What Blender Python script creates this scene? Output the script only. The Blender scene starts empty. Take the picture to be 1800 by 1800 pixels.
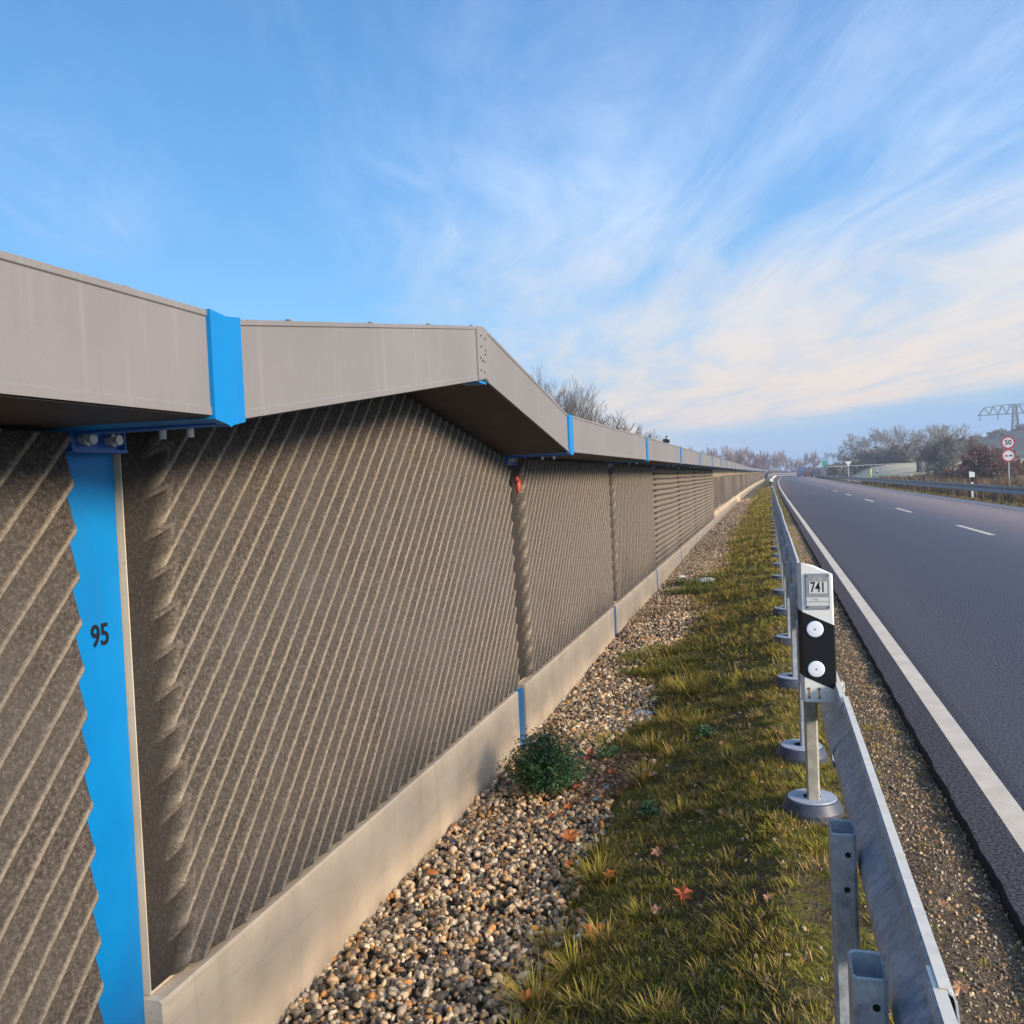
import bpy, math, random
import numpy as np
R = math.radians
random.seed(7); rng = np.random.default_rng(7)
scene = bpy.context.scene
col = scene.collection

# ------------------------------------------------------------------ camera
H = 1.45
F_ = 1.6006; YAW = .2756; PITCH = .0312; ROLL = -.0441
cy, sy = math.cos(YAW), math.sin(YAW)
Fv = np.array([-sy*math.cos(PITCH), cy*math.cos(PITCH), -math.sin(PITCH)])
R0 = np.array([cy, sy, 0.]); U0 = np.cross(R0, Fv)
Rv = math.cos(ROLL)*R0 + math.sin(ROLL)*U0
Uv = -math.sin(ROLL)*R0 + math.cos(ROLL)*U0
from mathutils import Matrix, Vector
cam_d = bpy.data.cameras.new("camera"); cam = bpy.data.objects.new("camera", cam_d); col.objects.link(cam)
cam_d.sensor_width = 36; cam_d.lens = 36*1600.6/1800; cam_d.clip_start = .05; cam_d.clip_end = 5000
cam.matrix_world = Matrix(((Rv[0], Uv[0], -Fv[0], 0), (Rv[1], Uv[1], -Fv[1], 0), (Rv[2], Uv[2], -Fv[2], H), (0, 0, 0, 1)))
scene.camera = cam

# ------------------------------------------------------------------ light
SUN_AZ, SUN_EL = 112, 19
sd = bpy.data.lights.new("sun", 'SUN'); so = bpy.data.objects.new("sun", sd); col.objects.link(so)
sd.energy = 3.9; sd.angle = R(14); sd.color = (1.0, .84, .64)
S = Vector((math.cos(R(SUN_EL))*math.sin(R(SUN_AZ)), math.cos(R(SUN_EL))*math.cos(R(SUN_AZ)), math.sin(R(SUN_EL))))
so.rotation_euler = S.to_track_quat('Z', 'Y').to_euler()
scene.view_settings.view_transform = 'Standard'
scene.view_settings.look = 'None'
scene.view_settings.exposure = 0.5
scene.view_settings.gamma = 1.0

world = bpy.data.worlds.new("World"); scene.world = world; world.use_nodes = True
wt = world.node_tree; wt.nodes.clear()
class NT:
    def __init__(s, t): s.t = t
    def n(s, typ, **kw):
        nd = s.t.nodes.new(typ)
        for k, v in kw.items():
            if k.startswith('i_'):
                key = k[2:]; key = int(key) if key.isdigit() else key
                s.set(nd, key, v)
            else: setattr(nd, k, v)
        return nd
    def set(s, nd, key, v):
        if isinstance(v, bpy.types.NodeSocket): s.t.links.new(v, nd.inputs[key])
        else: nd.inputs[key].default_value = v
    def math(s, op, a, b=None, c=None, clamp=False):
        nd = s.t.nodes.new('ShaderNodeMath'); nd.operation = op; nd.use_clamp = clamp
        s.set(nd, 0, a)
        if b is not None: s.set(nd, 1, b)
        if c is not None: s.set(nd, 2, c)
        return nd.outputs[0]
    def vmath(s, op, a, b=None):
        nd = s.t.nodes.new('ShaderNodeVectorMath'); nd.operation = op
        s.set(nd, 0, a)
        if b is not None: s.set(nd, 1, b)
        return nd.outputs['Value'] if op == 'DOT_PRODUCT' else nd.outputs[0]
    def mix(s, f, a, b, mode='MIX'):
        nd = s.t.nodes.new('ShaderNodeMix'); nd.data_type = 'RGBA'; nd.blend_type = mode; nd.clamp_factor = True
        s.set(nd, 0, f); s.set(nd, 6, a); s.set(nd, 7, b)
        return nd.outputs[2]
    def ramp(s, f, stops, interp='LINEAR'):
        nd = s.t.nodes.new('ShaderNodeValToRGB'); nd.color_ramp.interpolation = interp
        e = nd.color_ramp.elements
        while len(e) < len(stops): e.new(.5)
        for q, (p, c) in zip(e, stops):
            q.position = p; q.color = c if len(c) == 4 else (*c, 1)
        s.set(nd, 0, f); return nd.outputs[0]
    def noise(s, vec, scale, detail=3, rough=.5, dist=0., out='Fac'):
        nd = s.t.nodes.new('ShaderNodeTexNoise')
        nd.inputs['Scale'].default_value = scale; nd.inputs['Detail'].default_value = detail
        nd.inputs['Roughness'].default_value = rough; nd.inputs['Distortion'].default_value = dist
        s.t.links.new(vec, nd.inputs['Vector'])
        return nd.outputs[out]
    def smooth(s, x, a, b, lo=0., hi=1.):
        nd = s.t.nodes.new('ShaderNodeMapRange'); nd.interpolation_type = 'SMOOTHSTEP'
        s.set(nd, 0, x); s.set(nd, 1, a); s.set(nd, 2, b); s.set(nd, 3, lo); s.set(nd, 4, hi)
        return nd.outputs[0]
    def comb(s, x, y, z):
        nd = s.t.nodes.new('ShaderNodeCombineXYZ'); s.set(nd, 0, x); s.set(nd, 1, y); s.set(nd, 2, z); return nd.outputs[0]
    def sep(s, v):
        nd = s.t.nodes.new('ShaderNodeSeparateXYZ'); s.set(nd, 0, v); return nd.outputs
W = NT(wt)
tc = W.n('ShaderNodeTexCoord'); D = W.vmath('NORMALIZE', tc.outputs['Generated'])
dx, dy, dz = W.sep(D)
sky = W.n('ShaderNodeTexSky', sky_type='NISHITA', sun_disc=False, sun_elevation=R(SUN_EL), sun_rotation=R(SUN_AZ), altitude=60, air_density=1.0, dust_density=.6, ozone_density=1.5)
# graded clear-sky blue by height, laid over the physical sky (values are times ten: the background strength is 0.1)
el = W.math('MAXIMUM', dz, 0.)
blue = W.ramp(el, [(0, (.50, .62, .78)), (.06, (.25, .47, .74)), (.16, (.19, .52, .92)), (.30, (.12, .39, .82)), (.47, (.09, .29, .66)), (.8, (.10, .26, .62))])
blue10 = W.vmath('SCALE', blue); wt.nodes[-1].inputs[3].default_value = 8.6
base = W.mix(.80, sky.outputs[0], blue10)
# cirrus on a high plane: coordinates are the direction divided by its height
zz = W.math('ADD', el, .045)
px = W.math('DIVIDE', dx, zz); py = W.math('DIVIDE', dy, zz)
A = R(-16)      # the streaks run towards this azimuth
ca, sa = math.cos(A), math.sin(A)
u = W.math('SUBTRACT', W.math('MULTIPLY', px, ca), W.math('MULTIPLY', py, sa))
v = W.math('ADD', W.math('MULTIPLY', px, sa), W.math('MULTIPLY', py, ca))
warp = W.noise(W.comb(W.math('MULTIPLY', u, .5), W.math('MULTIPLY', v, .25), 3.1), 1.0, 3, .5)
uw = W.math('ADD', u, W.math('MULTIPLY', W.math('SUBTRACT', warp, .5), 1.6))
c1 = W.noise(W.comb(W.math('MULTIPLY', uw, 1.5), W.math('MULTIPLY', v, .28), 0.4), 1.0, 8, .60, .25)
c2 = W.noise(W.comb(W.math('MULTIPLY', u, .45), W.math('MULTIPLY', v, .22), 7.7), 1.0, 4, .5)
c3 = W.noise(W.comb(W.math('MULTIPLY', uw, 3.4), W.math('MULTIPLY', v, .9), 5.4), 1.0, 8, .65, .4)
# azimuth measured towards the bright west (right)
right = W.vmath('DOT_PRODUCT', D, (math.sin(R(48)), math.cos(R(48)), 0.))
low = W.smooth(el, .34, .02)
glow = W.smooth(W.vmath('DOT_PRODUCT', D, (math.sin(R(125)), math.cos(R(125)), 0.)), -.1, .9)
cover = W.math('ADD', W.math('ADD', W.math('MULTIPLY', W.smooth(right, .15, .98), .52), W.math('MULTIPLY', glow, .6)), W.math('MULTIPLY', low, W.smooth(right, .25, .72, 0, .34)))
d1 = W.math('ADD', W.math('MULTIPLY', W.math('SUBTRACT', c1, .5), 1.25), W.math('MULTIPLY', W.math('SUBTRACT', c2, .49), 1.15))
d2 = W.math('ADD', d1, W.math('MULTIPLY', W.math('SUBTRACT', c3, .5), .9))
# the clear band below the cloud sheet: its edge climbs to the right
az = W.math('ARCTAN2', dx, dy)
edge = W.math('ADD', W.math('MULTIPLY', W.math('ADD', az, .09), .100), .036)
edge = W.math('ADD', edge, W.math('MULTIPLY', W.math('SUBTRACT', W.noise(W.comb(W.math('MULTIPLY', az, 6.), W.math('MULTIPLY', el, 40.), 1.), 1.0, 4, .6), .5), .035))
lowband = W.math('MULTIPLY', W.math('MULTIPLY', W.smooth(W.math('SUBTRACT', el, edge), .0, .015), W.smooth(el, .24, .06)), W.smooth(az, -.45, -.1))
dens = W.smooth(W.math('ADD', W.math('ADD', d2, cover), W.math('MULTIPLY', W.math('MULTIPLY', lowband, W.smooth(c3, .30, .62, .45, 1.)), .33)), .0, 1.2)
ccol = W.ramp(W.math('ADD', el, W.math('MULTIPLY', W.math('SUBTRACT', c1, .5), .10)),
              [(0, (.66, .54, .47)), (.10, (.66, .575, .50)), (.20, (.64, .60, .575)), (.32, (.66, .74, .86)), (.5, (.48, .58, .82)), (.9, (.4, .5, .75))])
ccol10 = W.vmath('SCALE', ccol); wt.nodes[-1].inputs[3].default_value = 10.
clear = W.smooth(W.math('SUBTRACT', el, edge), -.008, .020)
dens = W.math('MULTIPLY', W.math('MULTIPLY', dens, clear), .93)
bandc = W.mix(W.smooth(W.math('SUBTRACT', edge, el), -.01, .03), base, (2.2, 3.7, 5.9, 1))
skyc = W.mix(dens, bandc, ccol10)
# unseen sun-side sky brightened, added as warm fill light
sky_fill = W.math('MULTIPLY', W.smooth(W.vmath('DOT_PRODUCT', D, (math.sin(R(125)), math.cos(R(125)), 0.1)), .25, 1.0), 2.4)
skyc = W.mix(1., skyc, W.mix(W.math('MULTIPLY', sky_fill, .4), (1, 1, 1, 1), (3.3, 2.9, 2.4, 1)), 'MULTIPLY')
bg = W.n('ShaderNodeBackground', i_0=skyc, i_1=.1)
wo = W.n('ShaderNodeOutputWorld'); wt.links.new(bg.outputs[0], wo.inputs[0])

# ------------------------------------------------------------------ helpers
def drift(y):
    y = np.asarray(y, float)
    return np.where(y > 50, 1.2*((y-50)/140)**2, 0.)
def sm(x, a, b):
    t = np.clip((np.asarray(x, float)-a)/(b-a), 0, 1); return t*t*(3-2*t)
def ground(x, y):
    x = np.asarray(x, float); y = np.asarray(y, float)
    xr = x - drift(y)
    wl = -.375 + .075*sm(y, 6, 11) + .13*sm(y, 11, 24)
    mid = wl+.06
    z = np.interp(xr, [-200, -12, -2.4], [-.9, -.75, -.45])
    k = lambda a, b, za, zb: za+(zb-za)*np.clip((xr-a)/(b-a), 0, 1)
    z = np.where(xr > -2.4, k(-2.4, -1.69, -.45, wl), z)
    z = np.where(xr > -1.69, k(-1.69, -.9, wl, mid), z)
    z = np.where(xr > -.9, k(-.9, .0, mid, .015), z)
    z = np.where(xr > .0, k(.0, .72, .015, -.045), z)
    z = np.where(xr > .72, -.06, z)
    z = np.where(xr > 7.62, k(7.62, 9.2, -.02, -.14), z)
    z = np.where(xr > 9.2, k(9.2, 13, -.14, -.45), z)
    z = np.where(xr > 13, k(13, 20, -.45, -.2), z)
    z = z + sm(y, 75, 160)*sm(xr, 10.2, 17)*2.05
    return z
def link(o, parent=None):
    col.objects.link(o)
    if parent is not None: o.parent = parent
    return o
def tag(o, label=None, cat=None, group=None, kind=None):
    if label: o['label'] = label
    if cat: o['category'] = cat
    if group: o['group'] = group
    if kind: o['kind'] = kind
    return o
def empty(name, loc=(0, 0, 0), rz=0.):
    o = bpy.data.objects.new(name, None); o.location = loc; o.rotation_euler = (0, 0, rz); o.empty_display_size = .1
    return link(o)
def np_mesh(name, V, Fs, mat, parent=None, smooth=False, cols=None, sharp=None):
    """V (n,3); Fs list of int arrays (m,k)"""
    me = bpy.data.meshes.new(name)
    V = np.ascontiguousarray(V, dtype=np.float32)
    Fs = [np.asarray(f, np.int32) for f in Fs if len(f)]
    me.vertices.add(len(V)); me.vertices.foreach_set('co', V.ravel())
    nl = sum(f.size for f in Fs); npoly = sum(len(f) for f in Fs)
    me.loops.add(nl); me.polygons.add(npoly)
    me.loops.foreach_set('vertex_index', np.concatenate([f.ravel() for f in Fs]))
    st = []; o = 0
    for f in Fs:
        st.append(o+np.arange(len(f))*f.shape[1]); o += f.size
    me.polygons.foreach_set('loop_start', np.concatenate(st).astype(np.int32))
    if smooth: me.polygons.foreach_set('use_smooth', np.ones(npoly, bool))
    me.update(calc_edges=True)
    if cols is not None:
        ca_ = me.color_attributes.new('Col', 'FLOAT_COLOR', 'POINT')
        c = np.ones((len(V), 4), np.float32); c[:, :3] = cols; ca_.data.foreach_set('color', c.ravel())
    me.materials.append(mat)
    ob = bpy.data.objects.new(name, me)
    return link(ob, parent)
class MB:
    def __init__(s): s.v = []; s.f = []
    def verts(s, pts):
        b = len(s.v); s.v += [tuple(map(float, p)) for p in pts]; return b
    def box(s, c, d, rz=0., bevel=0.):
        x, y, z = c; a, b, h = d[0]/2, d[1]/2, d[2]/2
        if bevel <= 0:
            P = [(sx*a, sy_*b, sz*h) for sz in (-1, 1) for sx, sy_ in ((-1, -1), (1, -1), (1, 1), (-1, 1))]
            co, si = math.cos(rz), math.sin(rz)
            P = [(x+p[0]*co-p[1]*si, y+p[0]*si+p[1]*co, z+p[2]) for p in P]
            i = s.verts(P)
            s.f += [(i+3, i+2, i+1, i), (i+4, i+5, i+6, i+7)]+[(i+k, i+(k+1) % 4, i+4+(k+1) % 4, i+4+k) for k in range(4)]
        else:
            q = bevel
            ring = [(-a+q, -b), (a-q, -b), (a, -b+q), (a, b-q), (a-q, b), (-a+q, b), (-a, b-q), (-a, -b+q)]
            ring2 = [(max(-a+q, min(a-q, px_)), max(-b+q, min(b-q, py_))) for px_, py_ in ring]
            co, si = math.cos(rz), math.sin(rz)
            L = []
            for rg, zz_ in ((ring2, -h), (ring, -h+q), (ring, h-q), (ring2, h)):
                L.append([(x+p[0]*co-p[1]*si, y+p[0]*si+p[1]*co, z+zz_) for p in rg])
            s.loft(L, True, True)
    def loft(s, rings, cap0=True, cap1=True, closed=True):
        n = len(rings[0]); ids = [s.verts(r) for r in rings]
        m = n if closed else n-1
        for a, b in zip(ids, ids[1:]):
            s.f += [(a+k, a+(k+1) % n, b+(k+1) % n, b+k) for k in range(m)]
        if cap0: s.f.append(tuple(ids[0]+k for k in reversed(range(n))))
        if cap1: s.f.append(tuple(ids[-1]+k for k in range(n)))
    def tube(s, p, q, r0, r1=None, n=8, cap=True):
        r1 = r0 if r1 is None else r1
        p = Vector(p); q = Vector(q); d = (q-p).normalized()
        a = d.orthogonal().normalized(); b = d.cross(a)
        s.loft([[tuple(c+(a*math.cos(2*math.pi*k/n)+b*math.sin(2*math.pi*k/n))*r) for k in range(n)] for c, r in ((p, r0), (q, r1))], cap, cap)
    def lathe(s, c, prof, n=32):
        s.loft([[(c[0]+r*math.cos(2*math.pi*k/n), c[1]+r*math.sin(2*math.pi*k/n), c[2]+z) for k in range(n)] for r, z in prof], True, True)
    def poly(s, pts): i = s.verts(pts); s.f.append(tuple(range(i, i+len(pts))))
    def build(s, name, mat, parent=None, smooth=False):
        me = bpy.data.meshes.new(name); me.from_pydata(s.v, [], s.f); me.materials.append(mat)
        if smooth:
            me.polygons.foreach_set('use_smooth', np.ones(len(me.polygons), bool))
        me.update()
        return link(bpy.data.objects.new(name, me), parent)

# ------------------------------------------------------------------ materials
def mat(name, fn, rough=.8, spec=.3, metal=0., bump=None):
    m = bpy.data.materials.new(name); m.use_nodes = True; t = m.node_tree; t.nodes.clear(); N = NT(t)
    out = N.n('ShaderNodeOutputMaterial'); p = N.n('ShaderNodeBsdfPrincipled')
    p.inputs['Roughness'].default_value = rough; p.inputs['Metallic'].default_value = metal
    p.inputs['Specular IOR Level'].default_value = spec
    t.links.new(p.outputs[0], out.inputs[0])
    N.P = p; N.tc = N.n('ShaderNodeTexCoord').outputs['Object']
    c = fn(N)
    if c is not None: N.set(p, 'Base Color', c if not isinstance(c, tuple) else (*c, 1))
    return m
def bumpn(N, h, strength=.5, dist=.01):
    b = N.n('ShaderNodeBump'); b.inputs['Strength'].default_value = strength; b.inputs['Distance'].default_value = dist
    N.set(b, 'Height', h); N.set(N.P, 'Normal', b.outputs[0])
def plain(c, var=.12, scale=14, bump=0., bs=60):
    def fn(N):
        n = N.noise(N.tc, scale, 5, .6)
        if bump: bumpn(N, N.noise(N.tc, bs, 4, .6), bump, .004)
        lo = tuple(x*(1-var) for x in c); hi = tuple(min(1, x*(1+var)) for x in c)
        return N.ramp(n, [(.3, lo), (.7, hi)])
    return fn
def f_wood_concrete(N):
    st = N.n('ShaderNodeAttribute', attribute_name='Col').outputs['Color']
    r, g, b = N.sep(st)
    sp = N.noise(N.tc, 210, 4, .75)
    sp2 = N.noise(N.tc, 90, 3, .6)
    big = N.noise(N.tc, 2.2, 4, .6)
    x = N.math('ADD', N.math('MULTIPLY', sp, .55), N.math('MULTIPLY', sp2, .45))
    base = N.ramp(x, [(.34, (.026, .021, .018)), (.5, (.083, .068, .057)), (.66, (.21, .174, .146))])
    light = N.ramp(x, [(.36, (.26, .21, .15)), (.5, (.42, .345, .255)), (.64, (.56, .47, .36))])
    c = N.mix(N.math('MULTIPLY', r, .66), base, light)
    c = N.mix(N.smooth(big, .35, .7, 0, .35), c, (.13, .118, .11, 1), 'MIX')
    low_dark = N.math('MULTIPLY', N.smooth(N.noise(N.tc, .9, 5, .7), .5, .72), N.smooth(N.sep(N.tc)[2], .9, .05))  # patchy darkening towards the panel bottom
    c = N.mix(N.math('MULTIPLY', low_dark, .55), c, (.055, .055, .05, 1))
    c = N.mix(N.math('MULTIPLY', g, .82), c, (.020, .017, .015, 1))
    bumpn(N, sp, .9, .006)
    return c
def f_concrete(N):
    a = N.noise(N.tc, 3, 6, .6); b = N.noise(N.tc, 130, 4, .7)
    s1 = N.n('ShaderNodeMapping'); s1.inputs['Scale'].default_value = (1, 9, .6); N.set(s1, 0, N.tc)
    st = N.noise(s1.outputs[0], 1.4, 5, .65)
    c = N.ramp(a, [(.25, (.50, .385, .265)), (.55, (.64, .50, .35)), (.8, (.72, .58, .42))])
    c = N.mix(N.smooth(st, .5, .75, 0, .42), c, (.44, .36, .27, 1))
    c = N.mix(N.smooth(b, .62, .75, 0, .35), c, (.2, .17, .14, 1))
    s2 = N.n('ShaderNodeMapping'); s2.inputs['Scale'].default_value = (1, .55, 5.5); N.set(s2, 0, N.tc)
    c = N.mix(N.smooth(N.noise(s2.outputs[0], 1.6, 6, .7), .54, .68, 0, .38), c, (.34, .29, .23, 1))
    pits = N.n('ShaderNodeTexVoronoi', feature='F1'); pits.inputs['Scale'].default_value = 26; N.set(pits, 'Vector', N.tc)
    c = N.mix(N.smooth(pits.outputs['Distance'], .10, .05, 0, .5), c, (.2, .17, .13, 1))
    z = N.sep(N.tc)[2]
    c = N.mix(N.math('MULTIPLY', N.smooth(N.math('ADD', z, N.math('MULTIPLY', a, .14)), -.22, -.33), .55), c, (.19, .165, .12, 1))
    bumpn(N, b, .25, .002)
    return c
def f_alu(N):
    a = N.noise(N.tc, 1.3, 5, .6); m_ = N.n('ShaderNodeMapping'); m_.inputs['Scale'].default_value = (6, 14, .7); N.set(m_, 0, N.tc)
    st = N.noise(m_.outputs[0], 2.2, 5, .6); f = N.noise(N.tc, 160, 3, .7)
    c = N.ramp(a, [(.3, (.185, .172, .168)), (.7, (.225, .208, .203))])
    c = N.mix(N.smooth(st, .52, .72, 0, .3), c, (.30, .28, .27, 1))
    c = N.mix(N.smooth(st, .42, .25, 0, .3), c, (.165, .145, .135, 1))
    c = N.mix(N.smooth(f, .64, .72, 0, .6), c, (.13, .10, .09, 1))
    bumpn(N, N.noise(N.tc, 3.5, 3, .5), .12, .02)
    return c
def f_galv(N):
    a = N.noise(N.tc, 26, 5, .65); b = N.noise(N.tc, 4, 4, .6)
    vo = N.n('ShaderNodeTexVoronoi', feature='F1'); vo.inputs['Scale'].default_value = 70; N.set(vo, 'Vector', N.tc)
    sp = N.sep(vo.outputs['Color'])[0]
    m_ = N.n('ShaderNodeMapping'); m_.inputs['Scale'].default_value = (1, 1, 1); N.set(m_, 0, N.tc)
    ripple = N.noise(N.comb(0., N.math('MULTIPLY', N.sep(N.tc)[1], 1.), N.math('MULTIPLY', N.sep(N.tc)[2], .2)), 45, 3, .6, .6)
    v_ = N.math('ADD', N.math('MULTIPLY', a, .45), N.math('ADD', N.math('MULTIPLY', sp, .12), N.math('ADD', N.math('MULTIPLY', b, .25), N.math('MULTIPLY', ripple, .2))))
    c = N.ramp(v_, [(.32, (.20, .22, .24)), (.5, (.38, .41, .43)), (.68, (.56, .58, .59))])
    N.set(N.P, 'Roughness', N.ramp(v_, [(.3, (.6, .6, .6)), (.7, (.42, .42, .42))]))
    return c
def f_asphalt(N):
    fine = N.noise(N.tc, 130, 5, .8); mid = N.noise(N.tc, 28, 3, .6); big = N.noise(N.tc, .35, 4, .6)
    x, y, z = N.sep(N.tc)
    lanes = N.noise(N.comb(N.math('MULTIPLY', x, 1.3), N.math('MULTIPLY', y, .02), 0.), 1.0, 3, .5)
    f2 = N.math('ADD', N.math('MULTIPLY', fine, .22), N.math('MULTIPLY', N.noise(N.tc, 72, 3, .75), .78))
    c = N.ramp(f2, [(.41, (.095, .070, .066)), (.5, (.38, .27, .225)), (.60, (.80, .61, .53))])
    c = N.mix(N.smooth(big, .4, .7, 0, .22), c, (.41, .305, .26, 1))
    c = N.mix(N.smooth(lanes, .42, .62, 0, .42), c, (.44, .32, .27, 1))
    # darker sealed strip along the seam at the verge
    seam = N.math('SUBTRACT', N.smooth(x, 1.05, 1.0), 0.)
    c = N.mix(N.math('MULTIPLY', seam, .25), c, (.10, .10, .11, 1))
    bumpn(N, fine, .7, .006)
    return c
def f_paint(N):
    a = N.noise(N.tc, 60, 4, .7); b = N.noise(N.tc, 6, 4, .6)
    x, y, z = N.sep(N.tc)
    rib = N.math('SINE', N.math('MULTIPLY', y, 300.)); rib2 = N.math('SINE', N.math('MULTIPLY', x, 330.))
    g = N.smooth(N.math('MULTIPLY', rib, rib2), .0, .8)
    c = N.ramp(b, [(.3, (.60, .51, .39)), (.7, (.76, .66, .52))])
    c = N.mix(N.math('MULTIPLY', g, .6), c, (.30, .26, .22, 1))
    c = N.mix(N.smooth(a, .58, .75, 0, .6), c, (.25, .23, .22, 1))
    return c
def f_ground(N):
    x, y, z = N.sep(N.tc)
    n1 = N.noise(N.tc, 1.7, 5, .65); n2 = N.noise(N.tc, 14, 5, .7); n3 = N.noise(N.tc, 75, 4, .75); n0 = N.noise(N.tc, .06, 4, .6)
    soil = N.ramp(n3, [(.3, (.032, .022, .013)), (.5, (.095, .066, .040)), (.7, (.24, .18, .12))])
    moss = N.ramp(n3, [(.3, (.06, .052, .012)), (.5, (.135, .13, .024)), (.72, (.26, .245, .05))])
    grass = N.mix(N.smooth(N.math('ADD', N.math('MULTIPLY', n1, .5), N.math('MULTIPLY', n2, .5)), .40, .56), soil, moss)
    grav = N.ramp(n3, [(.3, (.018, .014, .011)), (.55, (.06, .048, .037)), (.75, (.14, .115, .09))])
    grit = N.ramp(n3, [(.3, (.035, .025, .017)), (.5, (.115, .085, .058)), (.7, (.29, .235, .175))])
    wob = N.math('MULTIPLY', N.math('SUBTRACT', n1, .5), .5)
    xw = N.math('ADD', x, wob)
    grav = N.mix(N.smooth(y, 40., 62.), grav, N.ramp(n3, [(.3, (.08, .065, .05)), (.5, (.24, .195, .145)), (.7, (.46, .39, .30))]))
    c = N.mix(N.smooth(xw, -.78, -.92), grass, grav)
    gm = N.math('MULTIPLY', N.smooth(xw, .22, .42), N.smooth(n2, .70, .56))
    c = N.mix(gm, c, grit)
    field = N.ramp(N.math('ADD', N.math('MULTIPLY', n0, .7), N.math('MULTIPLY', n1, .3)), [(.35, (.38, .34, .19)), (.5, (.55, .45, .28)), (.65, (.66, .53, .38))])
    c = N.mix(N.smooth(N.math('ABSOLUTE', N.math('SUBTRACT', x, 3.)), 7.0, 9.0), c, field)
    bumpn(N, N.math('ADD', n3, n2), .8, .02)
    return c
def f_col(rough_noise=True, k=1.):
    def fn(N):
        a = N.n('ShaderNodeAttribute', attribute_name='Col').outputs['Color']
        n = N.noise(N.tc, 120, 3, .6)
        return N.mix(.5, a, N.mix(1., a, N.ramp(n, [(.3, (.55, .55, .55)), (.7, (1.35, 1.35, 1.35))]), 'MULTIPLY'))
    return fn
M = {}
M['wc'] = mat('wood_concrete', f_wood_concrete, .95, .15)
M['conc'] = mat('cast_concrete', f_concrete, .85, .2)
def f_blue(N):
    m_ = N.n('ShaderNodeMapping'); m_.inputs['Scale'].default_value = (10, 10, .8); N.set(m_, 0, N.tc)
    st = N.noise(m_.outputs[0], 2.5, 5, .65); a = N.noise(N.tc, 4, 4, .6); f = N.noise(N.tc, 140, 3, .7)
    c = N.ramp(a, [(.3, (.0, .165, .44)), (.7, (.0, .20, .50))])
    c = N.mix(N.smooth(st, .52, .75, 0, .4), c, (.02, .14, .33, 1))
    c = N.mix(N.smooth(f, .67, .73, 0, .5), c, (.10, .18, .30, 1))
    c = N.mix(N.math('MULTIPLY', N.smooth(N.math('ADD', N.sep(N.tc)[2], N.math('MULTIPLY', a, .3)), .25, -.2), .5), c, (.10, .13, .17, 1))
    return c
M['blue'] = mat('blue_paint', f_blue, .45, .3)
M['bluedk'] = mat('blue_paint_bracket', plain((.004, .10, .40), .15, 20), .35, .5)
M['alu'] = mat('cap_sheet', f_alu, .55, .35)
M['cap_shade'] = mat('cap_shade_sheet', plain((.075, .058, .050), .15, 6), .7, .2)
M['discsky'] = mat('disc_sky_light', plain((.34, .37, .44), .15, 30), .4, .5)
M['alulip'] = mat('cap_sheet_edge', plain((.50, .44, .38), .1, 20), .5, .4)
M['black'] = mat('black', plain((.008, .008, .010), .2), .5, .3)
M['num'] = mat('number_black', plain((.01, .012, .02), .1), .6, .2)
M['bolt'] = mat('zinc_bolt', plain((.55, .53, .50), .2, 60), .4, .5, .4)
M['galv'] = mat('galvanised_steel', f_galv, .5, .5, .1)
M['galvdark'] = mat('dull_zinc', plain((.24, .25, .25), .2, 3), .6, .4)
M['postdark'] = mat('dark_post', plain((.035, .026, .022), .3, 8), .8, .2)
M['galvlip'] = mat('galvanised_edge', plain((.74, .68, .56), .12, 40), .5, .4, .1)
M['postsun'] = mat('sunlit_zinc_post', plain((.36, .34, .28), .22, 30), .6, .3, .1)
M['rubber'] = mat('slate_rubber_disc', plain((.055, .062, .085), .2, 30), .45, .5)
M['white'] = mat('white_plastic', plain((.74, .72, .68), .06, 12), .45, .4)
M['grey'] = mat('grey_plate', plain((.27, .28, .29), .08, 30), .55, .3)
M['lgrey'] = mat('pale_sticker', plain((.60, .59, .56), .06, 50), .5, .3)
M['refl'] = mat('reflector_glass', plain((.78, .80, .84), .05, 40), .25, .6)
M['rust'] = mat('rust', plain((.22, .09, .03), .3, 60), .8, .2)
M['red'] = mat('red_plastic', plain((.75, .10, .05), .1), .45, .4)
M['road'] = mat('asphalt', f_asphalt, .95, .08)
M['roadedge'] = mat('asphalt_edge', plain((.012, .012, .014), .4, 90, .8, 120), .85, .2)
M['paint'] = mat('road_paint', f_paint, .7, .3)
M['ground'] = mat('ground_soil', f_ground, .95, .1)
M['stone'] = mat('river_gravel', f_col(), .6, .35)
M['blade'] = mat('grass_blades', f_col(), .7, .2)
M['bark'] = mat('bark', plain((.17, .145, .125), .3, 8), .9, .1)
M['barkp'] = mat('purple_twigs', plain((.27, .20, .20), .25, 3), .9, .1)
M['barkr'] = mat('red_brown_twigs', plain((.20, .125, .10), .3, 3), .9, .1)
M['barkg'] = mat('grey_green_twigs', plain((.20, .19, .165), .3, 3), .9, .1)
M['leafr'] = mat('fallen_leaf_red', plain((.36, .09, .035), .35, 40), .6, .3)
M['leafo'] = mat('fallen_leaf_orange', plain((.50, .16, .04), .3, 40), .6, .3)
M['leafb'] = mat('fallen_leaf_brown', plain((.33, .17, .10), .3, 40), .6, .3)
M['green'] = mat('bush_leaf', f_col(), .5, .4)
M['steel'] = mat('pylon_steel', plain((.13, .16, .17), .15, 1), .7, .3)
M['signred'] = mat('sign_red', plain((.50, .03, .05), .08), .5, .3)
M['signgreen'] = mat('sign_green', plain((.02, .38, .20), .1), .5, .3)
M['yellow'] = mat('yellow_paint', plain((.55, .48, .12), .1), .6, .3)
M['vblue'] = mat('van_blue', plain((.05, .13, .30), .1, 3), .35, .5)
M['vred'] = mat('car_red', plain((.35, .06, .08), .1, 3), .35, .5)
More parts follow.
